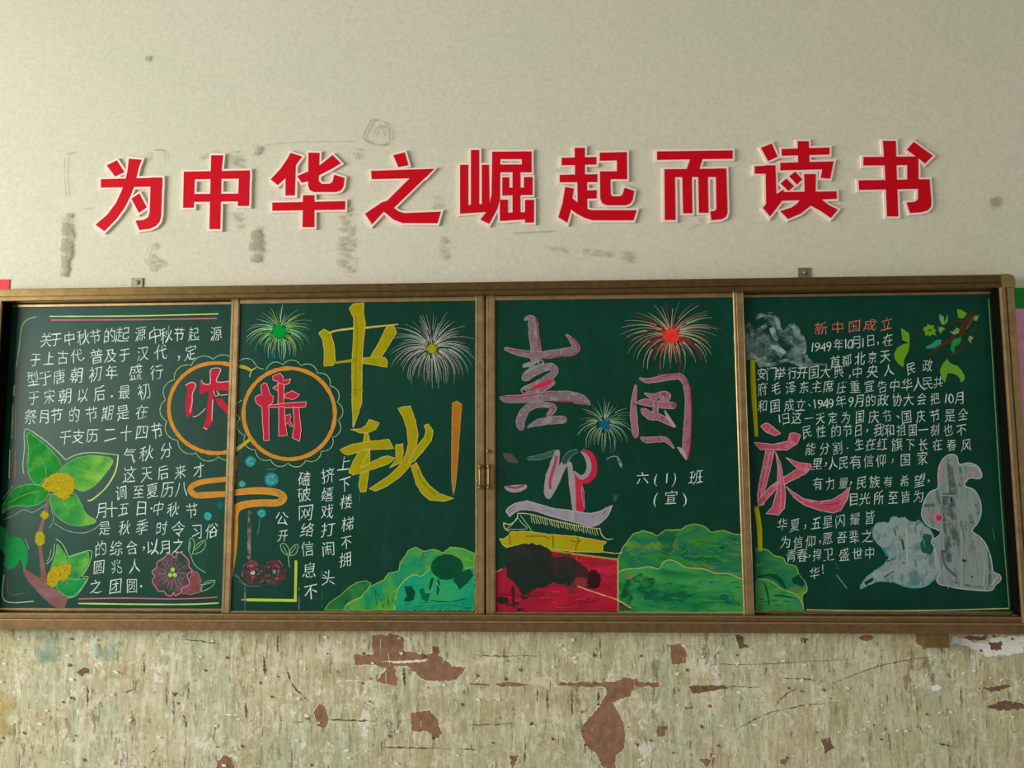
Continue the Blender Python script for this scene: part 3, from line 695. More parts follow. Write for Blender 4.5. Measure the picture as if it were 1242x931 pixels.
character(PA, FIXED, t5, [
 [(165,205),(210,180),(235,205),(215,260),(212,400),(170,420),(165,330),(180,230)], [(335,100),(400,100),(375,180),(350,300),(345,450),(310,500),(285,485),(305,430),(320,260)],
 [(262,180),(320,200),(340,230),(262,270)], [(330,182),(470,178),(470,245),(345,232)], [(365,290),(410,295),(470,370),(470,420),(380,330)]], REDC, None, 'red chalk character in the left ring', n0=10,
 extra=[([(165,205),(205,185),(235,203),(212,262),(210,320),(195,385)], 1.3, REDE), ([(215,415),(250,405),(300,360)], 1.2, REDE), ([(270,170),(290,195),(330,190),(335,100),(402,98),(372,178),(460,178)], 1.2, REDE),
        ([(355,240),(365,275),(385,270),(375,240),(400,270),(450,265)], 1.1, REDE), ([(348,300),(342,440)], 1.3, REDE), ([(285,488),(310,500)], 1.4, REDE)])
SW = T(195, 545, 4.657)
q = M(FIXED); q.brush(SW([(375,166,28),(250,180,30),(190,198,30),(166,226,32),(196,256,34),(270,256,36),(375,250,32)]), ORA); q.build('chalk_swirl', PA, 'orange chalk swirl, left half')
TEAL = chalk((40, 140, 140), 0.85, (60, 170, 160), big=60)
q = M(FIXED); q.circle(SW([(265,375)])[0], 4.4, 5.2, TEAL, 0.5); q.circle(SW([(338,314)])[0], 4.6, 4.8, chalk((20, 110, 110), 0.7), 0.5); q.build('chalk_bubble', PA, 'teal chalk bubbles')
PF = T(170, 640, 8.867)
PKL = chalk((196, 110, 136), 0.9); PKD = chalk((120, 84, 92), 0.8); BRP = chalk((136, 78, 84), 0.95, (110, 60, 66), big=40)
q = M(FIXED); q.poly(PF([(560,460),(620,475),(640,530),(665,560),(640,600),(655,640),(640,690),(600,700),(560,710),(460,710),(445,680),(500,640),(530,590),(540,520)]), BRP, amp=0.6, edge=chalk((170,120,124), .8))
q.poly(PF([(300,280),(350,290),(380,310),(430,265),(500,320),(530,420),(550,460),(500,540),(530,600),(440,690),(380,720),(290,720),(200,670),(150,590),(150,480),(200,380)]), smudge((120, 84, 96), 0.55, 20), sm=True)
for a in range(0, 360, 11):
    r0, r1 = 60 + hr.uniform(-8, 20), 150 + hr.uniform(-20, 30)
    q.line(PF([(345 + r0*math.cos(math.radians(a)), 490 + r0*math.sin(math.radians(a))), (345 + r1*math.cos(math.radians(a + 3)), 490 + r1*1.15*math.sin(math.radians(a + 3)))]), 0.8, PKD if a % 2 else chalk((168, 128, 144), 0.7))
for pts in ([(160,520),(130,470),(180,420),(185,370),(260,320),(300,280),(340,285),(370,320),(410,265),(450,275),(520,350),(525,420)], [(525,420),(560,460),(505,505),(530,600),(450,650),(445,690),(380,725),(360,690)],
            [(360,690),(330,730),(280,715),(255,680),(200,680),(170,635),(140,600),(135,560),(160,520)]): q.line(PF(pts), 1.6, PKL)
pf = q.build('chalk_flower', PA, 'pink outlined chalk flower with a brown bloom')
q = M(FIXED, 0.00003); q.n = 70
for c0 in ((350,450),(322,505),(374,505)): q.circle(PF([c0])[0], 2.7, 2.6, chalk((150, 200, 90), 0.95), 0.2, n=12)
q.build('flower_centre', pf, 'three lime dots')
q = M(FIXED)
for pts in ([(540,280),(520,220),(540,110),(580,140),(580,210),(560,285)], [(560,285),(600,190),(690,130),(700,190),(660,250),(575,285)], [(590,240),(640,190),(680,150)], [(540,280),(570,370),(620,430),(705,480)], [(540,150),(535,230)],
            [(655,680),(670,620),(720,575),(805,565),(760,640),(655,685)], [(650,610),(720,600),(790,575)]): q.line(PF(pts), 0.9, PGRN)
q.build('chalk_leaf', PA, 'outlined chalk leaves beside the pink flower')

# ------------------------------------------------------------------ panel with the yellow characters
def firework(root, plane, c, rx, ry, cols, core, n, seed, label, cr_, g=0.25, t0=0.2, wd=1.0, smud=None):
    r_ = random.Random(seed); q = M(plane)
    if smud:
        for (dx, dy, ax, ay, col) in smud: q.circle((c[0] + dx, c[1] + dy), ax, ay, smudge(col, 0.55, 30), 1.0)
    for i in range(n):
        a = 2*math.pi*(i + r_.uniform(-0.4, 0.4))/n
        k = r_.uniform(0.62, 1.05); s0 = t0*r_.uniform(0.7, 1.6) + (0.25 if r_.random() < .25 else 0)
        if s0 > k*0.6: s0 = k*0.4
        pts = []; bend = r_.uniform(-0.12, 0.12)
        for j in range(7):
            s = s0 + (k - s0)*j/6
            b = a + math.cos(a)*(-0.42 + 0.95*s) + bend*s
            pts.append((c[0] + rx*s*math.cos(b), c[1] + ry*s*math.sin(b)))
        q.line(pts, wd*r_.uniform(0.85, 1.4), r_.choice(cols), sm=False, taper=True)
    f = q.build('chalk_firework', root, label)
    k = M(plane, 0.00003); k.n = int(q.n*q.dz/0.00003) + 3
    pts = []
    for i in range(36):
        a = 2*math.pi*i/36; rr = cr_*(r_.uniform(0.95, 1.45) if i % 2 else r_.uniform(0.5, 0.8)); pts.append((c[0] + rr*math.cos(a)*1.1, c[1] + rr*math.sin(a)))
    k.poly(pts, core); k.build('firework_core', f)
firework(PB, SLIDE, (339, 402), 42, 34, [PGRN, chalk((130,176,110), .85), chalk((170,176,60), .85), chalk((110,160,130), .8), chalk((170,210,160), .9)], chalk((0, 148, 56), 0.97), 60, 1, 'green chalk firework', 9, 0.3, 0.22, 1.0,
         [(-14, 24, 12, 12, (0, 80, 92)), (4, 26, 13, 12, (0, 80, 90)), (-10, 10, 16, 10, (70, 110, 20)), (0, 0, 22, 18, (10, 120, 50))])
firework(PB, SLIDE, (524, 423), 54, 47, [chalk((180,184,172), .9), chalk((196,194,186), .9), chalk((150,176,160), .85), chalk((176,150,146), .85), chalk((190,196,184), .9), chalk((170,178,166), .9), chalk((150,50,60), .85)], chalk((150, 156, 20), 0.95), 110, 2, 'white chalk firework with a yellow core', 6.5, 0.3, 0.16, 0.72)
YZ = T(380, 360, 6.205)
character(PB, SLIDE, YZ, [
 [(270,85),(300,52),(380,45),(378,130),(392,200),(375,350),(368,460),(365,790),(335,890),(300,985),(292,800),(290,500),(303,300),(305,160)],
 [(40,270),(80,242),(130,270),(160,380),(165,490),(150,515),(80,520),(82,400),(70,320)],
 [(550,225),(600,210),(628,262),(590,330),(520,440),(500,490),(425,490),(430,450),(490,350)],
 [(370,460),(440,455),(540,455),(560,490),(553,530),(430,505),(370,500)]], YEL, YELE, 'tall yellow chalk character with a long pointed stroke', n0=10,
 brushes=[([(125,268,14),(180,252,14),(300,236,16)], YELE, None), ([(395,232,16),(480,222,14),(640,205,8)], YELE, None), ([(165,495,14),(290,478,24)], YEL, None)],
 extra=[([(320,140),(330,300),(322,500),(318,760)], 0.9, chalk((120,124,6), .8)), ([(345,250),(340,500),(335,880)], 0.8, chalk((196,150,40), .8)), ([(300,700),(365,700)], 0.7, chalk((90,90,10), .8))])
QZ = T(405, 480, 6.894)
character(PB, SLIDE, QZ, [
 [(645,590),(690,555),(740,670),(800,750),(880,815),(1000,855),(930,880),(800,870),(740,820),(690,740)],
 [(535,105),(560,92),(640,85),(680,200),(703,320),(690,420),(640,580),(560,670),(450,750),(350,795),(295,775),(350,740),(470,660),(560,570),(600,490),(622,400),(610,270),(580,180)],
 [(515,410),(575,400),(580,480),(560,560),(465,600),(520,530)],
 [(755,245),(790,235),(830,290),(815,370),(740,470),(670,545),(620,560),(680,440),(760,340),(770,290)],
 [(135,280),(220,275),(270,245),(295,195),(380,225),(350,280),(290,305),(220,312),(175,290)], [(255,310),(285,310),(300,375),(300,400),(245,400)],
 [(50,450),(150,405),(300,380),(460,362),(500,440),(380,445),(250,455),(120,495),(80,480)],
 [(235,450),(300,440),(300,540),(285,680),(270,800),(220,800),(208,750),(225,640)],
 [(210,460),(300,450),(245,560),(215,605),(300,560),(400,510),(450,500),(515,520),(450,570),(330,610),(220,645),(160,660),(125,640),(160,550)]], YEL, YELE, 'yellow chalk character for autumn with crossing strokes', n0=10,
 extra=[([(560,110),(620,220),(650,380),(620,520)], 0.9, chalk((190,150,30), .8)), ([(700,620),(740,720),(850,830)], 1.2, chalk((110,120,10), .8)), ([(720,690),(800,780),(950,850)], 1.0, chalk((110,150,20), .8))])
character(PB, SLIDE, QZ, [[(990,60),(1030,42),(1070,70),(1050,300),(1040,470),(1020,720),(1000,828),(985,720),(985,400)]], ORAD, chalk((190,140,70), .9), 'tall orange dagger stroke', n0=10, name='chalk_stroke',
 extra=[([(1000,720),(1018,715)], 0.8, WHD), ([(1003,760),(1000,815)], 1.6, chalk((120,150,120), .8))])
q = M(SLIDE); q.line(t5(arc(860, 395, 306, 304, 0, 360, 90)), 5.4, ORA, sm=False)
q.line(t5(scallop(860, 395, 318, 318, -118, 196, 15, 12, 30)), 1.0, PGRN, sm=False)
q.brush(t5([(514,75,22),(560,84,22),(604,104,20)]), chalk((180,160,40), .9)); q.brush(t5([(496,640,26),(540,612,24),(592,570,20)]), chalk((180,165,50), .9))
q.line(t5([(520,45),(560,26),(610,35),(650,85),(690,95)]), 1.0, PGRN); q.line(t5([(640,85),(605,110),(595,150)]), 1.2, LIME)
q.build('chalk_ring', PB, 'orange chalk ring with a pale scalloped outline')
character(PB, SLIDE, t5, [
 [(670,205),(690,190),(710,192),(730,260),(755,280),(750,320),(725,340),(725,575),(690,575),(675,350),(640,325),(630,290),(650,270),(675,270)],
 [(748,142),(800,124),(822,150),(818,172),(874,160),(858,192),(826,204),(828,226),(790,244),(748,222),(776,208),(788,182),(752,168)], [(785,190),(825,200),(825,330),(785,330)], [(830,265),(880,240),(930,270),(890,300),(830,290)],
 [(720,338),(800,330),(880,320),(975,315),(970,350),(880,355),(720,352)], [(790,345),(830,350),(830,430),(848,540),(790,545)], [(885,350),(925,355),(940,500),(930,580),(880,555),(895,470)],
 [(832,408),(866,398),(874,420),(862,432),(886,480),(868,482),(852,452),(834,478)]], REDC, REDE, 'red chalk character in the right ring', n0=100, ew=0.8)
q = M(SLIDE); q.brush(SW([(395,246,28),(500,234,34),(600,234,36),(670,248,36),(694,275,36),(660,300,36),(570,301,36),(480,310,38),(430,332,42),(414,380,42),(414,480,38),(408,580,34),(400,660,28),(392,770,6)]), ORA, edge=chalk((206,170,80), .8))
q.brush(SW([(424,40,14),(422,118,12)]), ORA); q.brush(SW([(418,140,12),(416,196,12)]), ORA); q.build('chalk_swirl', PB, 'orange chalk swirl, right half')
q = M(SLIDE)
for (x, y, r) in ((507,66,6.4),(625,170,8.2),(460,194,4.2),(570,360,5.4)):
    c0 = SW([(x, y)])[0]; q.circle(c0, r, r, chalk((30, 122, 122), 0.8, (50, 150, 150), big=80), 0.4); q.line([(c0[0] + r*.5*math.cos(a), c0[1] + r*.5*math.sin(a)) for a in [i*.5 for i in range(12)]], 1.0, chalk((120, 180, 176), .8))
q.line(SW([(598,112),(655,110)]), 0.7, TEAL); q.line(SW([(560,390),(555,440),(545,480)]), 0.7, TEAL); q.build('chalk_bubble', PB, 'teal chalk bubbles')
q = M(SLIDE); q.brush(SW([(503,350,18),(500,480,20),(498,612,18)]), smudge((170, 140, 130), 0.6, 40)); q.brush(SW([(476,760,10),(474,905,10)]), smudge((150, 160, 150), 0.5, 40)); q.brush(SW([(782,780,6),(780,905,6)]), smudge((120, 170, 160), 0.5, 40))
q.line([(436,574),(436,615)], 1.6, smudge((70, 130, 120), .5, 40)); q.line([(390,690),(391,738)], 1.4, smudge((60, 130, 110), .5, 40)); q.build('chalk_marking', PB)
q = M(SLIDE); LM2 = chalk((176, 200, 60), 0.95)
q.brush(SW([(764,626,15),(762,740,15),(760,850,15)]), LM2, cap=False, sm=False); q.brush(SW([(768,852,16),(620,850,16),(485,848,16)]), LM2, cap=False, sm=False); q.line(SW([(485,848),(455,847)]), 1.8, WHD); q.build('chalk_corner_line', PB, 'lime chalk corner line')
q = M(SLIDE)
q.circle(SW([(525,695)])[0], 14, 14.5, smudge((110, 50, 60), 0.85, 30), 1.5); q.circle(SW([(642,695)])[0], 13.5, 16, smudge((100, 56, 62), 0.8, 30), 1.5)
RL = [chalk((150, 56, 80), .8), chalk((120, 50, 64), .8), chalk((176, 110, 120), .75), chalk((130, 110, 112), .7)]
for cx, cy in ((525,695),(642,695)):
    for i in range(44):
        a = hr.uniform(0, 6.28); r = hr.uniform(18, 62); d = hr.uniform(8, 22)
        q.line(SW([(cx + r*math.cos(a), cy + r*1.08*math.sin(a)), (cx + (r + 7)*math.cos(a + d/90), cy + (r + 7)*1.08*math.sin(a + d/90)), (cx + (r - 2)*math.cos(a + d/45), cy + (r - 2)*1.08*math.sin(a + d/45))]), 0.9, hr.choice(RL))
q.circle(SW([(520,695)])[0], 2.6, 2.2, chalk((190,170,170), .8), .6); q.circle(SW([(642,690)])[0], 2.4, 2.2, chalk((110,150,130), .8), .6)
for pts in ([(410,705),(450,735),(480,760)], [(440,745),(500,770),(560,770)], [(420,700),(445,720)]): q.line(SW(pts), 0.8, chalk((140,130,140), .7))
q.build('chalk_flower', PB, 'pair of dark red scribbled chalk flowers')
q = M(SLIDE)
for pts in ([(722,600),(690,580),(676,540),(700,530),(722,560),(726,598)], [(726,598),(735,560),(765,535),(776,550),(760,590),(726,600)], [(690,545),(716,590)], [(762,548),(732,592)], [(722,600),(722,630),(728,664)]): q.line(SW(pts), 0.9, PGRN)
q.build('chalk_leaf', PB, 'outlined two-leaf sprout')
BU = T(390, 650, 6.21); BUP = T(745, 625, 5.175)
BG1 = chalk((36, 120, 66), 0.97, (20, 136, 96), (70, 150, 60), big=7, c4=(96, 160, 70)); BG2 = chalk((24, 84, 50), 0.95, (40, 120, 60), (70, 130, 60), big=8); BG3 = chalk((16, 130, 96), 0.97, (20, 150, 112), (50, 160, 90), big=7, stretch=(0.6, 1, 1.6))
BG4 = chalk((30, 108, 50), 0.97, (56, 132, 52), (24, 108, 80), big=6, c4=(98, 142, 48), stretch=(0.6, 1, 1.5)); BG5 = chalk((20, 96, 50), 0.97, (34, 130, 70), (70, 150, 70), big=7, c4=(20, 130, 100), stretch=(0.5, 1, 1.6)); BOUT = chalk((160, 186, 84), 0.85); DKG = chalk((8, 66, 42), 0.9, (16, 80, 50))
q = M(SLIDE, 0.00003)
q.poly(BU([(20,555),(60,500),(150,440),(200,390),(260,350),(330,335),(370,355),(355,400),(290,460),(200,500),(165,557)]), BG2, amp=0.3, edge=BOUT, ew=0.8)
q.poly(BU([(165,557),(190,515),(300,460),(360,380),(470,330),(500,280),(585,260),(590,200),(630,150),(650,110),(710,82),(770,115),(850,98),(915,125),(970,82),(1060,90),(1150,130),(1150,557)]), BG1, amp=0.3, edge=BOUT, ew=1.0)
q.poly(BU([(550,557),(555,480),(580,390),(640,320),(700,290),(750,300),(820,245),(900,300),(1000,320),(1060,260),(1100,240),(1150,240),(1150,557)]), BG3, amp=0.3)
q.line(BU([(550,557),(555,480),(580,390),(640,320),(700,290),(750,300),(820,245)]), 1.3, BOUT); q.line(BU([(1090,245),(1120,238),(1150,240)]), 1.0, BOUT)
bs = q.build('chalk_bush', PB, 'green chalk bushes in the bottom right corner')
q = M(SLIDE, 0.00003); q.n = 30
q.circle(BU([(945,232)])[0], 19.5, 15.5, DKG, 0.4); q.poly(BU([(990,330),(1040,270),(1110,250),(1145,290),(1100,350),(1040,400)]), DKG, amp=0.5); q.poly(BU([(625,380),(680,375),(705,420),(690,480),(650,500),(620,490),(640,450)]), DKG, amp=0.6)
q.poly(BU([(735,400),(765,390),(775,430),(820,430),(790,500),(750,470)]), chalk((10,100,76), .9), amp=0.6); q.brush(BU([(835,320,16),(822,360,22),(815,400,10)]), DKG); q.brush(BU([(878,330,10),(880,380,22),(872,440,12)]), DKG)
q.line(BU([(850,330),(830,420)]), 1.3, chalk((80,180,140), .8)); q.line(BU([(860,340),(895,400),(880,450)]), 1.2, chalk((90,190,150), .8)); q.line(BU([(770,120),(750,170),(735,190)]), 1.3, chalk((120,90,50), .8)); q.line(BU([(820,485),(950,495),(1080,470)]), 1.2, DKG)
for i in range(26):
    x = hr.uniform(370, 560); y = hr.uniform(400, 520); q.line(BU([(x, y), (x + hr.uniform(-6, 6), y + hr.uniform(20, 50))]), 0.8, hr.choice([chalk((90, 150, 60), .7), chalk((20,110,80), .7)]))
for i in range(30):
    x = hr.uniform(600, 1100); y = hr.uniform(490, 550); q.line(BU([(x, y), (x + hr.uniform(40, 110), y + hr.uniform(-8, 8))]), 0.9, hr.choice([chalk((40, 180, 140), .7), chalk((14,110,80), .7), chalk((70,180,120), .7)]))
q.build('bush_shading', bs, 'dark chalk patches on the bushes')

# ------------------------------------------------------------------ panel with the pink characters
firework(PC, SLIDE, (814, 407), 62, 44, [chalk((176,190,140), .9), chalk((150,180,140), .9), chalk((180,180,130), .9), chalk((180,120,110), .85), chalk((170,50,56), .85), chalk((186,180,166), .9)], chalk((230, 40, 36), 0.97, (240, 70, 60), big=60), 74, 3, 'red chalk firework', 10.5, 0.28, 0.18, 1.0, [(0, 4, 24, 18, (150, 60, 40))])
firework(PC, SLIDE, (733, 515), 36, 33, [chalk((140,180,156), .85), chalk((166,190,166), .9), chalk((110,160,136), .8), chalk((136,160,106), .85)], chalk((10, 100, 130), 0.95), 50, 4, 'blue chalk firework', 6.5, 0.3, 0.2, 0.9)
XI = T(600, 375, 6.207)
PE = chalk((160, 142, 146), .8); PEP = chalk((172, 56, 88), .8)
character(PC, SLIDE, XI, [], PKF, None, 'pink and white brushed chalk character at the top', n0=6, ew=0.9, brushes=[
 ([(228,76,20),(262,62,34),(285,90,66),(296,200,74),(310,310,74),(300,390,54)], PKF, PE),
 ([(82,296,24),(180,325,44),(330,345,56),(500,325,56),(596,310,62),(606,270,56),(570,220,30),(536,188,8)], PKF, PE),
 ([(220,425,26),(280,410,34),(350,402,44),(300,450,64),(232,512,60)], GRYC, PE), ([(232,512,50),(350,450,50),(430,432,52),(446,480,52),(340,560,60),(215,612,44),(330,610,50),(435,550,44)], PKF, PE),
 ([(300,590,30),(380,560,40),(420,540,30)], chalk((206, 40, 70), .95), None),
 ([(42,665,16),(100,675,54),(250,670,58),(400,652,66),(550,655,78),(660,680,66),(714,712,20)], PKF, PE),
 ([(198,890,50),(196,830,66),(240,750,58),(320,715,44),(420,725,40),(440,752,44),(400,800,30)], PKF, PE), ([(245,890,8),(320,855,46),(420,835,56),(518,830,56)], PKF, PE)],
 extra=[([(310,70),(325,180),(340,310)], 2.0, PEP), ([(90,300),(180,312),(270,325)], 1.8, PEP), ([(350,370),(500,350),(620,330)], 1.6, PEP), ([(580,210),(620,260),(630,310)], 2.4, PEP), ([(60,655),(200,655),(300,640),(480,618)], 1.6, PEP), ([(440,690),(600,695),(700,715)], 1.8, PEP), ([(410,735),(445,755),(410,800)], 2.2, PEP)])
YI = T(600, 530, 7.1625)
WF = chalk((158, 148, 152), 0.95, (146, 136, 138), big=30)
character(PC, SLIDE, YI, [], WF, None, 'pink and white brushed chalk character above the palace', n0=6, ew=0.8, brushes=[
 ([(84,150,26),(130,178,76),(195,216,24)], chalk((84, 78, 76), 0.85), None), ([(95,436,24),(140,448,58),(220,442,62),(262,430,40)], WF, None),
 ([(292,186,28),(400,172,44),(500,140,44),(535,135,50)], chalk((60, 96, 82), 0.8), chalk((110,140,126), .7)), ([(545,130,44),(520,230,70),(480,360,80),(458,470,56),(462,510,44)], WF, PE),
 ([(468,515,46),(520,410,60),(570,290,62),(612,220,56)], WF, PE), ([(610,210,54),(650,150,50),(720,115,24)], chalk((40, 84, 66), 0.8), chalk((120,146,130), .7)),
 ([(650,230,36),(672,380,54),(690,520,56),(704,636,52)], WF, PE), ([(708,320,30),(738,480,74),(742,630,72)], chalk((196, 44, 66), .96), PE),
 ([(770,112,24),(830,160,60),(862,240,54),(855,320,56),(800,378,44),(730,380,40)], chalk((196, 40, 64), .96), None), ([(748,124,10),(796,170,36),(820,250,44),(800,320,44),(748,348,36),(695,300,14)], WF, None)],
 extra=[([(110,425),(180,440),(255,418)], 3.0, PEP), ([(540,160),(515,260),(480,380),(485,450)], 4.0, PKS), ([(630,220),(655,180)], 1.2, PE), ([(690,310),(740,350)], 1.4, PE), ([(765,420),(755,480),(775,610)], 1.2, PE)])
character(PC, SLIDE, YI, [[(95,640),(125,605),(180,572),(280,552),(380,580),(520,620),(700,640),(780,658),(850,660),(920,640),(975,612),(1025,592),(980,690),(900,760),(830,780),(700,740),(500,690),(350,640),(280,628),(220,632),(170,655),(130,690)]], LIL, chalk((190,186,192), .85), 'lilac white sweeping chalk stroke over the palace roof', n0=60, name='chalk_stroke',
 extra=[([(115,640),(150,610),(185,600)], 1.2, chalk((90,90,96), .85)), ([(120,660),(180,618)], 0.8, chalk((90,90,96), .85)), ([(450,625),(500,660)], 0.9, chalk((130,120,140), .8)), ([(700,650),(712,735)], 0.8, chalk((120,110,126), .8)), ([(850,700),(870,670)], 0.9, chalk((120,110,126), .8)), ([(940,670),(965,640)], 1.4, chalk((110,104,110), .8))])
q = M(SLIDE); q.line(YI([(975,190),(1020,168),(1075,168)]), 1.4, WHD); q.poly(YI([(1060,170),(1095,190),(1115,275),(1100,275),(1075,220)]), smudge((170, 190, 180), .7, 40)); q.poly(YI([(1000,480),(1040,460),(1080,520),(1040,560)]), smudge((90,130,120), .4, 30), amp=1); q.build('chalk_marking', PC)
GU = T(755, 445, 7.758)
character(PC, SLIDE, GU, [], QFN, None, 'pink chalk character for country inside a broken frame', n0=40, ew=0.9, brushes=[
 ([(125,170,20),(112,270,40),(102,360,48),(108,500,64),(126,645,50)], QFN, QED),
 ([(160,105,12),(230,128,40),(330,115,48),(450,92,54),(550,85,50)], QFN, QED), ([(545,85,50),(600,170,58),(618,330,54),(615,500,66),(605,650,68),(600,770,66),(602,866,16)], QFN, QED), ([(515,752,8),(560,790,44),(598,862,18)], QED, None),
 ([(172,660,12),(220,685,50),(330,680,50),(410,685,44),(486,765,8)], QFN, QED),
 ([(208,246,14),(290,275,46),(390,255,54),(420,280,64),(360,335,50)], QFN, QED), ([(136,335,14),(220,330,64),(330,350,60),(478,362,66)], QFN, QED), ([(190,405,46),(260,455,80),(340,470,60),(420,510,50),(495,560,18)], QFN, QED), ([(400,412,14),(440,490,36),(490,555,20)], QED, None), ([(315,320,44),(310,440,46)], QFN, QED)],
 extra=[([(560,80),(625,170),(645,340),(645,560),(630,780),(610,860)], 1.8, PEP), ([(330,75),(480,62),(560,75)], 1.5, PEP)])
PAL = T(595, 605, 6.647)
RWALL = chalk((190, 30, 56), 0.98, (150, 30, 48), (204, 40, 66), big=9, stretch=(0.6, 1, 1.4)); ROOF = chalk((150, 152, 4), 0.98, (172, 146, 20), (150, 164, 10), big=9); PYEL = chalk((206, 196, 120), 0.85)
q = M(SLIDE, 0.00003)
q.poly(PAL([(33,905),(33,592),(120,545),(150,480),(200,400),(330,372),(470,410),(690,450),(1025,495),(1025,812),(1135,878),(1135,908)]), RWALL, amp=0.3)
q.poly(PAL([(470,405),(690,436),(1025,480),(1025,495),(690,452),(490,422)]), chalk((196, 140, 60), .95), amp=0.2)
q.line(PAL([(1025,490),(1026,650),(1025,812)]), 1.2, PYEL); q.line(PAL([(700,700),(790,735),(900,770),(1025,815),(1132,880)]), 1.3, PYEL); q.line(PAL([(33,592),(90,565)]), 1.0, PYEL); q.line(PAL([(695,440),(690,560)]), 0.8, chalk((170,120,90), .7))
pal = q.build('chalk_palace', PC, 'red walled chalk palace with a yellow roof')
q = M(SLIDE, 0.00003); q.n = 34
q.poly(PAL([(70,318),(110,320),(150,290),(165,262),(330,262),(480,285),(690,300),(935,345),(905,372),(905,430),(700,425),(480,405),(420,375),(330,358),(240,362),(130,390),(100,370)]), ROOF, amp=0.3, edge=PYEL, ew=0.8)
for pts, wd in (([(215,115),(320,122),(520,175),(700,215),(880,240)], 1.2), ([(105,190),(150,205),(195,180),(215,150),(220,115)], 1.4), ([(130,240),(180,200),(215,150),(250,190),(290,240),(140,243)], 1.0), ([(240,130),(285,190),(330,252)], 1.1), ([(105,190),(112,230),(150,262)], 1.4),
                ([(880,232),(895,285),(935,322),(985,320)], 1.2), ([(905,425),(960,432),(1020,438),(1060,430)], 1.3), ([(320,258),(330,282)], .8)):
    q.line(PAL(pts), wd, PYEL if wd > 1.1 else PGRN)
for i in range(30):
    x = 325 + i*18.3; y = 128 + (x - 325)*0.20; q.line(PAL([(x, y), (x + hr.uniform(0, 5), y + hr.uniform(20, 30)), (x + hr.uniform(6, 16), y + hr.uniform(52, 66))]), 1.0, PYEL if i % 2 else PGRN)
for pts in ([(500,290),(505,395)], [(640,330),(680,345),(720,330),(690,370),(685,415)], [(150,290),(158,370)], [(700,305),(700,330)], [(280,300),(420,300),(470,320)]): q.line(PAL(pts), 1.0, chalk((110, 96, 10), .8))
q.build('palace_roof', pal, 'yellow and outlined chalk roof')
q = M(SLIDE, 0.00003); q.n = 62
q.poly(PAL([(130,410),(220,372),(330,362),(420,382),(475,420),(500,470),(620,462),(690,500),(700,570),(690,620),(640,690),(600,690),(500,680),(420,712),(330,730),(290,800),(250,800),(230,720),(180,670),(130,610),(128,480)]), chalk((26, 46, 38), 0.97, (34, 42, 36), (44, 50, 40), big=9), amp=1.2, sm=True)
q.poly(PAL([(780,620),(800,580),(850,575),(885,630),(870,700),(830,725),(780,700)]), chalk((54, 26, 24), 0.97), amp=1.2, sm=True); q.poly(PAL([(690,520),(740,530),(790,590),(780,650),(700,620)]), chalk((70, 40, 36), 0.85), amp=1.5, sm=True)
q.poly(PAL([(600,680),(680,660),(700,720),(660,800),(610,800)]), smudge((60, 60, 50), .7, 20), amp=2); q.poly(PAL([(460,400),(640,440),(690,560),(560,640),(470,560)]), smudge((70, 50, 46), .6, 14), amp=2); q.poly(PAL([(680,620),(780,640),(790,700),(690,690)]), smudge((110, 80, 70), .7, 20), amp=2)
q.poly(PAL([(50,800),(100,765),(130,800),(150,840),(240,830),(200,855),(100,850),(60,840)]), chalk((40, 40, 34), .92), amp=1.2); q.poly(PAL([(170,700),(185,700),(190,880),(172,860)]), chalk((60, 34, 36), .9), amp=.8); q.poly(PAL([(215,880),(270,885),(250,900),(215,900)]), chalk((40, 40, 34), .92), amp=.8)
for i in range(20):
    x = hr.uniform(60, 900); y = hr.uniform(740, 890); q.line(PAL([(x, y), (x + hr.uniform(50, 150), y + hr.uniform(-25, 10))]), hr.uniform(.8, 1.6), hr.choice([chalk((214, 60, 84), .7), chalk((130, 26, 44), .7)]))
q.build('wiped_patch', pal, 'dark wiped patch on the palace wall')
q = M(SLIDE, 0.00003)
q.poly(BUP([(25,605),(25,525),(25,270),(40,230),(60,190),(120,115),(180,95),(240,110),(270,128),(320,90),(420,88),(450,65),(510,52),(570,70),(610,105),(680,93),(760,118),(824,120),(830,610),(150,606)]), BG4, amp=0.3, edge=BOUT, ew=1.1)
MID = [(30,352),(80,335),(150,332),(220,320),(280,335),(310,292),(350,278),(400,295),(450,325),(560,335),(630,362),(720,365),(790,395),(830,412)]
q.poly(BUP(MID + [(832,608),(150,606),(30,530)]), BG5, amp=0.3); q.line(BUP(MID), 1.3, chalk((176, 190, 104), .85)); q.line(BUP([(150,606),(500,608),(836,608)]), 1.2, chalk((170,190,150), .85)); q.line(BUP([(832,415),(834,606)]), 1.1, chalk((170,190,110), .85))
bs = q.build('chalk_bush', PC, 'large green chalk bushes beside the palace')
q = M(SLIDE, 0.00003); q.n = 24
q.poly(BUP([(270,130),(320,100),(400,100),(370,180),(350,260),(300,260),(290,180)]), smudge((16, 96, 56), .85, 16), amp=1); q.poly(BUP([(400,190),(450,180),(470,270),(600,260),(680,290),(600,300),(440,280)]), smudge((10, 100, 76), .9, 20), amp=1.2)
q.poly(BUP([(40,500),(80,410),(150,360),(250,400),(240,450),(120,480),(100,560),(50,540)]), smudge((12, 76, 44), .95, 14), amp=1.5); q.poly(BUP([(660,500),(750,480),(820,500),(800,570),(700,560)]), smudge((12, 90, 76), .9, 14), amp=1.5); q.poly(BUP([(180,470),(380,480),(520,490),(420,540),(200,530)]), smudge((10, 96, 70), .8, 14), amp=1.5)
q.circle(BUP([(677,198)])[0], 2.2, 2.2, DKG, .5); q.circle(BUP([(750,153)])[0], 1.5, 2, DKG, .5); q.poly(BUP([(480,300),(640,320),(600,335),(520,330)]), smudge((150, 130, 60), .6, 30), amp=1); q.poly(BUP([(40,360),(110,350),(110,400),(60,390)]), smudge((150,120,90), .6, 30), amp=1)
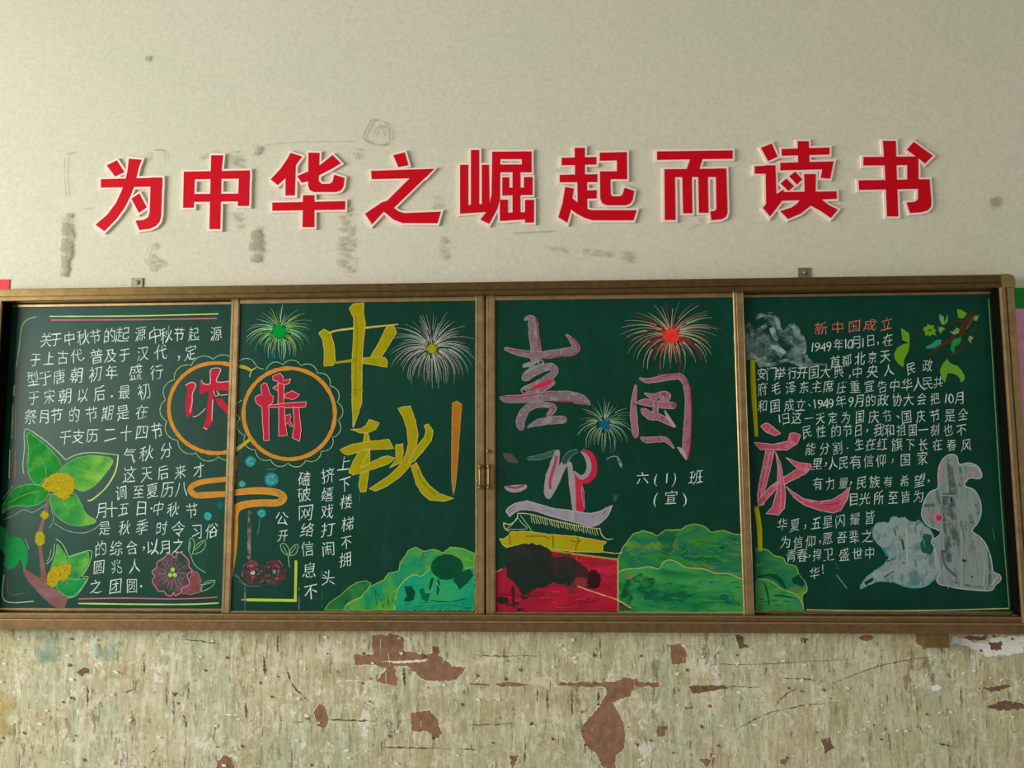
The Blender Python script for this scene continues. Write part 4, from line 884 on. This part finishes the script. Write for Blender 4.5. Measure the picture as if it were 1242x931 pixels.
for i in range(70):
    x = hr.uniform(60, 780); y = hr.uniform(400, 600); q.line(BUP([(x, y), (x + hr.uniform(20, 70), y + hr.uniform(-8, 8))]), hr.uniform(.7, 1.5), hr.choice([chalk((20, 100, 60), .75), chalk((80, 160, 80), .75), chalk((20, 140, 110), .75)]))
for i in range(50):
    x = hr.uniform(420, 780); y = hr.uniform(150, 300); q.line(BUP([(x, y), (x + hr.uniform(20, 70), y + hr.uniform(-4, 4))]), hr.uniform(.7, 1.3), hr.choice([chalk((30, 120, 70), .75), chalk((90, 160, 60), .75), chalk((20, 120, 100), .75)]))
q.build('bush_shading', bs, 'dark chalk patches on the bushes')
q = M(SLIDE); q.poly(T(740, 360, 7.7625)([(1195,255),(1175,290),(1155,380),(1170,440),(1165,520),(1190,580),(1215,580),(1215,250)]), chalk((110, 140, 140), .7, (40, 90, 110), big=40), amp=.6); q.build('chalk_cloud', PC, 'edge of the grey chalk cloud')

# ------------------------------------------------------------------ panel far right
lines(PD, FIXED, 'chalk_border', [([(1199,362),(1204,440),(1211,560),(1218,660),(1224,736)], 1.5, chalk((130, 150, 100), .85)), ([(978,739),(1060,740.5),(1150,739.5),(1224,737.5)], 1.6, chalk((190, 196, 120), .9))], 'pale yellow chalk border lines')
q = M(FIXED); q.brush([(912.5,430,5),(914,475,6),(917.5,529,4)], chalk((170, 165, 10), .95), cap=False); q.brush([(917.5,614,5),(921,640,6),(922,668,5)], chalk((180, 172, 10), .95), cap=False); q.build('chalk_stroke', PD, 'yellow chalk strip along the left edge')
CL = T(885, 370, 9.554)
CLM = smudge((150, 170, 164), .85, 22); CL2 = smudge((130, 158, 150), .8, 30)
q = M(FIXED)
q.poly(CL([(150,230),(230,205),(300,230),(290,150),(400,98),(540,125),(585,250),(630,300),(650,250),(720,212),(790,260),(830,320),(880,430),(880,560),(960,660),(1130,680),(1040,700),(900,725),(780,690),(660,640),(520,705),(340,715),(260,620),(150,640)]), smudge((120, 146, 140), .7, 16), amp=1.2)
for pts, wd in (([(300,150),(400,105),(530,130),(575,280)], 60), ([(330,290),(420,240),(480,210),(520,330)], 55), ([(480,260),(520,360),(560,400)], 60), ([(720,225),(790,300),(760,360)], 70), ([(640,300),(700,260)], 50), ([(820,340),(870,450),(850,560)], 60), ([(700,350),(720,430),(800,560)], 50),
                ([(470,480),(560,500),(640,560)], 60), ([(290,580),(360,660),(480,690),(640,640),(760,670),(850,710)], 45), ([(240,560),(330,640),(420,600)], 60), ([(880,580),(930,660)], 50), ([(230,240),(270,330),(250,360)], 50), ([(940,690),(1040,690),(1130,682)], 18), ([(540,420),(560,560),(600,600)], 50)):
    q.line(CL(pts), wd/9.554, CLM if wd > 50 else CL2)
q.build('chalk_cloud', PD, 'grey rubbed chalk cloud')
QI = T(905, 500, 6.893)
character(PD, FIXED, QI, [[(120,115),(150,95),(180,88),(290,175),(240,195),(160,160)], [(65,250),(220,268),(350,240),(365,175),(410,170),(455,190),(430,260),(340,315),(230,310),(120,310)],
 [(165,305),(238,310),(190,520),(155,660),(150,770),(105,780),(92,700),(120,540),(145,420)], [(330,375),(440,420),(540,430),(545,460),(500,510),(360,580),(250,640),(160,740),(110,780),(95,740),(200,620),(300,550),(430,470)],
 [(245,325),(290,430),(310,560),(330,680),(320,800),(270,855),(165,845),(220,790),(260,640),(265,450)], [(330,615),(400,670),(480,720),(600,745),(720,730),(800,680),(870,620),(850,720),(790,820),(730,840),(620,820),(480,770),(400,710)]],
 QINGF, chalk((206, 164, 172), .85), 'large pink red chalk character with a sweeping tail', n0=60, ew=1.1, extra=[([(200,330),(160,520),(120,720)], 1.6, chalk((190,150,156), .8)), ([(270,420),(290,600),(290,780)], 1.3, chalk((200,150,160), .8)), ([(480,740),(650,790),(800,730)], 1.0, chalk((180,60,90), .8)), ([(650,770),(780,760)], 0.9, chalk((150,50,76), .8))])
RB = T(1035, 540, 4.655)
RF = chalk((110, 126, 118), 0.97, (136, 150, 144), (92, 112, 104), big=14, stretch=(3.0, 1, 0.4)); ROUT = chalk((190, 192, 192), .95)
q = M(FIXED, 0.00003)
CR = [(130,440),(170,435),(200,430),(215,408),(240,402),(265,410),(290,405),(310,425),(350,432),(370,420),(400,450),(440,480),(460,560),(480,640),(485,720),(440,770),(390,800),(310,800),(240,775),(130,770),(40,810),(60,760),(110,715),(200,640),(170,590),(115,530),(110,480)]
q.poly(RB(CR), chalk((114, 138, 134), 0.95, (144, 160, 154), (88, 124, 122), big=20), amp=0.6, edge=chalk((90, 160, 170), .7), ew=1.2, sm=True)
q.poly(RB([(395,505),(430,500),(455,560),(440,610),(390,600),(380,550)]), chalk((24, 90, 76), .9), amp=1, sm=True); q.poly(RB([(60,770),(110,745),(115,760),(70,790)]), chalk((10, 60, 46), .95), amp=.6)
for pts, wd, m in (([(110,480),(150,445),(175,470),(150,540)], 1.5, chalk((150,170,176), .8)), ([(190,655),(230,640)], 2.2, chalk((60,80,84), .9)), ([(170,745),(235,705)], 1.8, chalk((60,80,84), .9)), ([(170,580),(190,625)], 3, chalk((50,130,170), .8)), ([(240,775),(310,797),(390,798),(440,768),(480,720)], 2.2, chalk((90,160,180), .8)),
    ([(300,470),(305,680)], 1.5, chalk((180,190,184), .8)), ([(235,480),(240,510)], 2, chalk((90,100,90), .9)), ([(275,530),(285,590)], 3, chalk((60,72,64), .9)), ([(350,450),(385,430),(410,460)], 2, chalk((60,110,110), .8)), ([(150,720),(250,700),(400,680)], 1.6, chalk((176,190,190), .7)), ([(110,720),(140,760)], 1.6, chalk((176,190,190), .8))): q.line(RB(pts), wd, m)
for i in range(44):
    x = hr.uniform(200, 420); y = hr.uniform(450, 770); L = hr.uniform(15, 50)
    q.line(RB([(x, y), (x + hr.uniform(-6, 6), y + L/2), (x + hr.uniform(-12, 12), y + L)]), hr.uniform(0.7, 1.6), hr.choice([chalk((170, 184, 180), .7), chalk((90, 116, 112), .7), chalk((150, 156, 160), .7)]))
q.build('chalk_animal', PD, 'pale blue grey chalk animal shape left of the rabbit')
q = M(FIXED, 0.00003); q.n = 24
OUT = [(395,330),(415,285),(440,258),(478,238),(478,170),(484,120),(510,72),(550,50),(585,62),(598,105),(650,98),(700,115),(722,150),(725,175),(708,188),(660,184),(640,200),(630,228),(680,250),(710,295),(722,350),(718,400),(700,440),(672,482),(720,520),(755,570),(778,640),(790,710),(825,730),(832,760),(800,790),(785,815),(740,820),(600,808),(540,795),(485,782),(470,755),(490,720),(475,650),(460,580),(440,540),(475,515),(490,495),(470,474),(425,455),(395,420),(385,385)]
q.poly(RB(OUT), RF, amp=0.3, sm=True); q.line(RB(OUT + OUT[:1]), 1.2, ROUT)
for i in range(46):
    x = hr.uniform(492, 700); y = hr.uniform(250, 770); L = hr.uniform(20, 80)
    if (x - 560)**2/130**2 + (y - 350)**2/110**2 < 1 or (530 < x < 735 and 520 < y < 770): q.line(RB([(x, y), (x + hr.uniform(-6, 6), y + L/2), (x + hr.uniform(-8, 8), y + L)]), hr.uniform(0.7, 1.6), hr.choice([chalk((160, 170, 166), .7), chalk((84, 104, 96), .7), chalk((150, 146, 154), .7)]))
rb = q.build('chalk_rabbit', PD, 'tall grey chalk rabbit with a pink nose')
q = M(FIXED, 0.00003); q.n = 36
DK = smudge((70, 88, 80), .75, 40); LT_ = chalk((160, 168, 162), .8); PK2 = chalk((176, 140, 152), .8)
for pts, wd, m in (([(545,80),(550,160),(560,240)], 9, DK), ([(520,270),(525,420),(540,660)], 10, DK), ([(560,240),(565,420),(580,560)], 9, DK), ([(505,90),(492,150),(490,210)], 5, PK2), ([(640,180),(660,150),(715,160)], 4, PK2), ([(630,110),(690,120),(720,155)], 1, ROUT), ([(600,120),(610,180),(600,230)], 5, DK),
    ([(490,280),(580,285)], 1.4, LT_), ([(400,340),(460,335)], 4, chalk((90,104,100), .8)), ([(480,280),(490,330)], 3, DK), ([(610,480),(612,700),(610,800)], 2.5, LT_), ([(720,560),(740,660),(735,800)], 3, LT_), ([(760,600),(770,700),(765,800)], 2.5, DK), ([(500,590),(520,680),(590,745)], 3.5, chalk((96,100,108), .85)), ([(480,600),(520,600)], 5, DK),
    ([(552,295),(555,320)], 3, chalk((30,50,46), .95)), ([(655,385),(670,370)], 3, LT_), ([(665,440),(680,425)], 2, DK), ([(690,330),(705,390)], 2, DK), ([(615,645),(635,655)], 3, chalk((30,46,44), .95)), ([(668,738),(672,744)], 3, chalk((30,46,44), .95)), ([(560,770),(640,790),(760,800)], 3, DK), ([(470,490),(488,490)], 3, chalk((10,56,44), .95)), ([(455,560),(470,700)], 1.0, ROUT), ([(780,790),(800,760),(820,745)], 1.6, ROUT), ([(590,745),(600,640)], 1.2, LT_), ([(440,400),(420,380),(410,350)], 4, PK2)):
    q.line(RB(pts), wd, m)
q.circle(RB([(477,408)])[0], 6.5, 7.5, chalk((190, 130, 144), .9), .6); q.circle(RB([(482,410)])[0], 3.6, 3.4, chalk((170, 60, 84), .95), .5)
q.build('rabbit_markings', rb, 'dark streaks, pink ears and nose')
BR = T(1075, 365, 8.464)
BRN = chalk((104, 44, 30), .92, (80, 36, 24)); LG_ = chalk((110, 160, 30), .97, (90, 150, 30), big=60); LG2 = chalk((30, 140, 60), .97); LG4 = chalk((120, 160, 90), .9)
q = M(FIXED)
for pts in ([(880,110,14),(840,190,44),(800,260,56),(770,345,44)], [(700,370,36),(640,410,36),(570,450,26),(500,500,18),(430,545,12)], [(770,470,24),(720,510,26),(640,590,12)], [(930,210,12),(910,260,12),(870,335,12)], [(830,400,8),(770,465,12)], [(770,195,10),(700,212,10),(640,232,10)], [(550,250,10),(490,275,10)], [(390,325,10),(310,350,8),(245,392,6)]): q.brush(BR(pts), BRN)
q.line(BR([(890,160),(850,240),(820,290)]), 1.2, chalk((130,110,50), .8))
br = q.build('chalk_branch', PD, 'reddish brown chalk twig')
q = M(FIXED, 0.00003); q.n = 12
for pts, m in (([(725,80),(770,90),(830,125),(790,180),(740,170)], LG_), ([(150,272),(190,300),(235,330),(240,432),(165,400)], LG_), ([(180,440),(240,432),(222,530),(185,600),(175,680),(130,650),(90,600),(80,540),(110,480)], LG_), ([(670,420),(700,390),(770,370),(765,430),(700,470),(695,540),(660,500)], LG2),
    ([(625,592),(660,640),(730,665),(780,720),(805,775),(800,810),(770,838),(745,780),(700,745),(630,740),(600,838),(560,780),(550,700),(580,640)], chalk((110, 160, 50), .97, (90, 150, 30), big=60)), ([(400,470),(480,430),(520,395),(565,395),(565,440),(500,480),(420,490)], chalk((40, 150, 120), .95)),
    ([(540,130),(590,160),(600,240),(570,240),(545,190)], LG4), ([(635,135),(625,220),(600,235),(615,170)], LG4), ([(535,270),(570,260),(610,290),(580,300),(560,335),(540,310)], LG4), ([(650,310),(690,310),(720,270),(750,290),(740,330),(690,345)], LG4), ([(850,350),(900,375),(870,400),(875,440),(840,400)], LG4), ([(900,150),(950,150),(930,200),(895,200)], LG4),
    ([(385,265),(420,260),(425,230),(450,250),(490,245),(480,280),(515,300),(500,320),(510,350),(470,340),(450,365),(430,345),(400,360),(400,320),(380,300)], LG_)): q.poly(BR(pts), m, amp=.25)
q.circle(BR([(448,300)])[0], 1.8, 1.8, chalk((60,90,20), .9), .2); q.build('twig_leaves', br, 'bright green chalk leaves on the twig')
D4 = [(888,205),(960,215),(1000,250),(1060,265),(1080,300),(1140,320),(1160,370),(1200,420),(1210,470),(1180,505),(1190,590),(1185,604),(888,604)]
q = M(FIXED, 0.00003); q.poly(BUP(D4), BG4, amp=.3); q.line(BUP(D4[:-2]), 1.2, BOUT); q.poly(BUP([(888,402),(960,402),(1010,430),(1060,465),(1130,490),(1170,530),(1190,590),(1188,604),(888,604)]), BG5, amp=.3)
q.line(BUP([(900,402),(960,402),(1010,430),(1060,465),(1130,490),(1170,530),(1190,590)]), 1.2, BOUT); bs = q.build('chalk_bush', PD, 'green chalk bushes in the bottom left corner')
q = M(FIXED, 0.00003); q.n = 18
q.poly(BUP([(1115,395),(1160,370),(1195,420),(1185,450),(1120,420)]), DKG, amp=.6); q.brush(BUP([(900,385,10),(980,375,22),(1030,400,34),(1070,450,14)]), DKG); q.brush(BUP([(940,420,8),(960,480,10),(975,570,6)]), DKG); q.brush(BUP([(1000,500,6),(1060,505,12),(1140,520,5)]), DKG)
for i in range(24):
    x = hr.uniform(910, 1130); y = hr.uniform(520, 595); q.line(BUP([(x, y), (x + hr.uniform(15, 50), y + hr.uniform(-5, 5))]), hr.uniform(.7, 1.3), hr.choice([chalk((20, 100, 60), .75), chalk((80, 160, 80), .75)]))
q.build('bush_shading', bs, 'dark chalk patches on the bushes')
q = M(FIXED); q.line([(1015,697),(1027,713)], 1.2, WHD); q.line([(1204,641),(1206.5,655)], 1.0, chalk((110,130,110), .7)); q.line([(1055,645),(1060,640)], 5, smudge((110,140,130), .6, 40)); q.line([(1013,680),(1016,690)], 3, smudge((90,130,120), .5, 40)); q.build('chalk_marking', PD)

# ------------------------------------------------------------------ slogan on the wall
def letter(ch, t, strokes, place):
    px = [t(s_) for s_ in strokes]
    cx = sum(p[0] for s_ in px for p in s_)/sum(len(s_) for s_ in px); cy = max(p[1] for s_ in px for p in s_)
    YF = WALL - 0.012
    o = thing('slogan_character', at(cx, cy, WALL), 'red cut-out Chinese character %s with white edge, %s' % (ch, place), 'character', 'red slogan characters on the wall')
    face, edge = M(), M()
    for i, s_ in enumerate(px):
        P = [at(x, y, YF) for x, y in s_]; P = [(v.x, v.z) for v in P]
        ar = sum(P[k][0]*P[(k + 1) % len(P)][1] - P[(k + 1) % len(P)][0]*P[k][1] for k in range(len(P)))
        if ar < 0: P.reverse()
        face.slab(P, YF - 0.0012 - i*0.00003, YF - 0.0001, RED)
        n = len(P); O = []; d = 0.0086
        for k in range(n):
            a, b, c = Vector(P[k - 1]), Vector(P[k]), Vector(P[(k + 1) % n])
            e1 = (b - a).normalized(); e2 = (c - b).normalized(); n1 = Vector((e1.y, -e1.x)); n2 = Vector((e2.y, -e2.x))
            nn = n1 + n2; L = nn.length
            if L < 0.2: O.append(tuple(b + n1*d)); continue
            nn /= L; O.append(tuple(b + nn*min(d*1.7, d/max(0.3, nn.dot(n1)))))
        edge.slab(O, YF + i*0.00003, WALL - 0.0003, EDGE)
    edge.build('foam_backing', o, 'white foam backing edge'); face.build('red_face', o)
letter('为', T(110,180,8.46), [[(165,175),(268,122),(346,243),(250,288)], [(105,315),(735,298),(735,390),(105,403)],
 [(735,298),(722,690),(706,752),(668,795),(610,822),(500,838),(460,740),(545,732),(590,705),(605,660),(618,298)],
 [(392,105),(522,115),(495,185),(475,270),(445,390),(405,490),(345,610),(265,720),(140,848),(50,782),(170,680),(260,560),(320,430),(355,330),(378,230)], [(418,515),(498,462),(574,604),(496,660)]], 'first from the left in the wall slogan')
letter('中', T(215,180,8.46), [[(348,70),(470,70),(455,220),(440,828),(330,828)], [(68,238),(745,225),(745,308),(68,318)], [(68,238),(182,236),(168,608),(60,610)], [(635,228),(745,225),(735,590),(622,590)], [(64,468),(740,462),(738,542),(62,550)]], 'second from the left in the wall slogan')
letter('华', T(325,175,8.46), [[(232,88),(350,125),(285,215),(180,345),(100,418),(28,360),(130,250),(195,155)], [(180,215),(285,200),(275,525),(180,525)],
 [(300,325),(420,275),(545,205),(662,110),(748,195),(640,258),(520,320),(410,380),(345,395)], [(415,85),(528,88),(520,375),(548,405),(630,405),(662,385),(680,312),(785,345),(775,430),(750,470),(700,490),(470,490),(430,470),(413,430)],
 [(45,598),(792,582),(790,670),(45,682)], [(360,522),(475,522),(475,850),(355,850)]], 'third from the left in the slogan')
letter('之', T(440,175,8.46), [[(312,112),(430,82),(468,215),(365,235)], [(85,272),(735,250),(640,345),(92,358)],
 [(735,250),(318,652),(215,690),(95,820),(22,712),(195,595),(250,578),(480,350),(560,262)], [(215,690),(230,600),(318,652),(370,690),(430,705),(800,690),(765,810),(410,808),(320,775)]], 'fourth in the slogan, between 华 and 崛')
letter('崛', T(553,170,8.46), [[(42,252),(126,252),(126,740),(42,755)], [(153,100),(238,100),(238,700),(153,720)], [(265,252),(338,252),(345,690),(265,745)], [(42,668),(345,650),(330,735),(42,755)],
 [(372,118),(775,115),(775,195),(372,195)], [(675,115),(775,115),(775,330),(675,330)], [(440,250),(775,248),(775,328),(440,330)], [(372,118),(455,118),(450,600),(425,700),(340,858),(250,815),(330,710),(365,560)],
 [(580,325),(660,325),(660,810),(580,810)], [(475,380),(545,380),(545,560),(475,565)], [(697,378),(785,378),(785,562),(697,562)], [(475,488),(785,485),(785,562),(475,568)],
 [(450,610),(532,610),(532,825),(450,828)], [(708,612),(798,612),(798,845),(708,845)], [(450,745),(798,735),(798,808),(450,828)]], 'middle of the nine in the wall slogan')
letter('起', T(675,170,8.46), [[(52,180),(408,172),(408,250),(52,258)], [(185,78),(290,78),(290,400),(190,400)], [(32,355),(418,348),(418,430),(32,432)], [(212,400),(312,400),(315,760),(218,760)], [(312,515),(412,512),(410,598),(312,600)],
 [(88,480),(178,495),(160,600),(145,720),(108,845),(18,790),(60,650)], [(160,595),(215,640),(315,705),(360,718),(820,718),(788,822),(370,822),(285,795),(200,750),(140,705)],
 [(442,128),(720,122),(720,205),(442,212)], [(620,122),(720,122),(722,400),(618,400)], [(445,320),(722,318),(722,398),(445,402)], [(445,320),(550,320),(555,560),(575,575),(650,575),(675,560),(698,488),(795,520),(780,610),(755,648),(710,668),(520,668),(470,648),(448,600)]], 'sixth in the slogan, between 崛 and 而')
letter('而', T(793,170,8.46), [[(32,115),(808,105),(808,190),(32,203)], [(372,195),(500,190),(465,300),(335,300)], [(108,298),(742,290),(745,378),(108,380)], [(108,298),(215,296),(222,818),(112,818)], [(290,330),(388,330),(395,750),(300,750)], [(455,330),(552,330),(560,745),(462,745)],
 [(635,290),(742,290),(755,740),(740,785),(700,810),(590,822),(578,730),(625,725),(642,700)]], 'seventh in the slogan, between 起 and 读')
letter('读', T(912,162,8.464), [[(92,145),(202,102),(262,238),(165,282)], [(28,335),(240,325),(240,412),(28,412)], [(138,325),(240,325),(250,620),(320,575),(340,650),(300,700),(185,850),(112,762),(145,720)],
 [(305,158),(795,142),(795,215),(305,228)], [(468,78),(582,78),(590,300),(475,300)], [(290,300),(838,285),(820,365),(290,378)], [(735,288),(838,285),(800,462),(705,455)], [(382,438),(442,390),(515,470),(460,522)], [(293,512),(352,462),(430,540),(375,588)],
 [(535,415),(655,415),(650,600),(640,680),(540,680),(540,590)], [(300,600),(868,592),(868,670),(300,690)], [(500,670),(650,600),(655,700),(600,740),(500,820),(370,875),(290,795),(400,760),(460,720)], [(600,640),(705,670),(780,730),(880,780),(808,865),(700,790),(595,735)]], 'second from the right in the wall slogan')
letter('书', T(1035,162,8.464), [[(303,75),(435,75),(440,300),(460,850),(345,850),(325,400)], [(102,240),(665,235),(665,322),(102,328)], [(552,235),(665,235),(668,480),(552,480)], [(52,480),(780,468),(782,565),(58,578)],
 [(665,470),(780,468),(800,700),(795,750),(760,790),(690,808),(582,815),(545,708),(630,700),(662,675)], [(618,85),(815,228),(735,308),(670,255),(600,205),(548,165)]], 'rightmost in the wall slogan')

# ------------------------------------------------------------------ paper notices at the sides
q = M(); a = at(11.5, 338.5, WALL - 0.004)
q.box(-2.42, a.x, WALL - 0.004, WALL - 0.0004, a.z - 0.042, a.z, plain('red_paper', rgb(226, 40, 60, 1.2), 0.7))
o = q.build('paper_strip'); o['label'] = 'red paper strip on the wall above the left frame corner'; o['category'] = 'paper strip'
a = at(1233, 346, WALL - 0.002)
po = thing('wall_poster', (2.40, WALL, 1.3), 'green and pink paper poster beside the right frame edge', 'poster')
zt = at(1238, 346, WALL).z; zg = at(1240, 374, WALL).z; x0 = at(1230.5, 400, WALL).x
q = M(); q.box(x0, 2.75, WALL - 0.0012, WALL - 0.0003, 1.20, zt, plain('cream_paper', rgb(196, 186, 140, 1.3), 0.8)); q.build('backing_sheet', po)
q = M(); q.box(x0 + 0.006, 2.74, WALL - 0.0022, WALL - 0.0013, zg, zt - 0.010, plain('green_paper', rgb(0, 130, 40, 1.3), 0.8)); q.build('header', po, 'green header strip')
q = M(); q.box(x0 + 0.006, 2.74, WALL - 0.0022, WALL - 0.0013, 1.45, zg - 0.001, plain('pink_paper', rgb(206, 140, 170, 1.3), 0.8)); q.build('sheet', po, 'pink sheet')
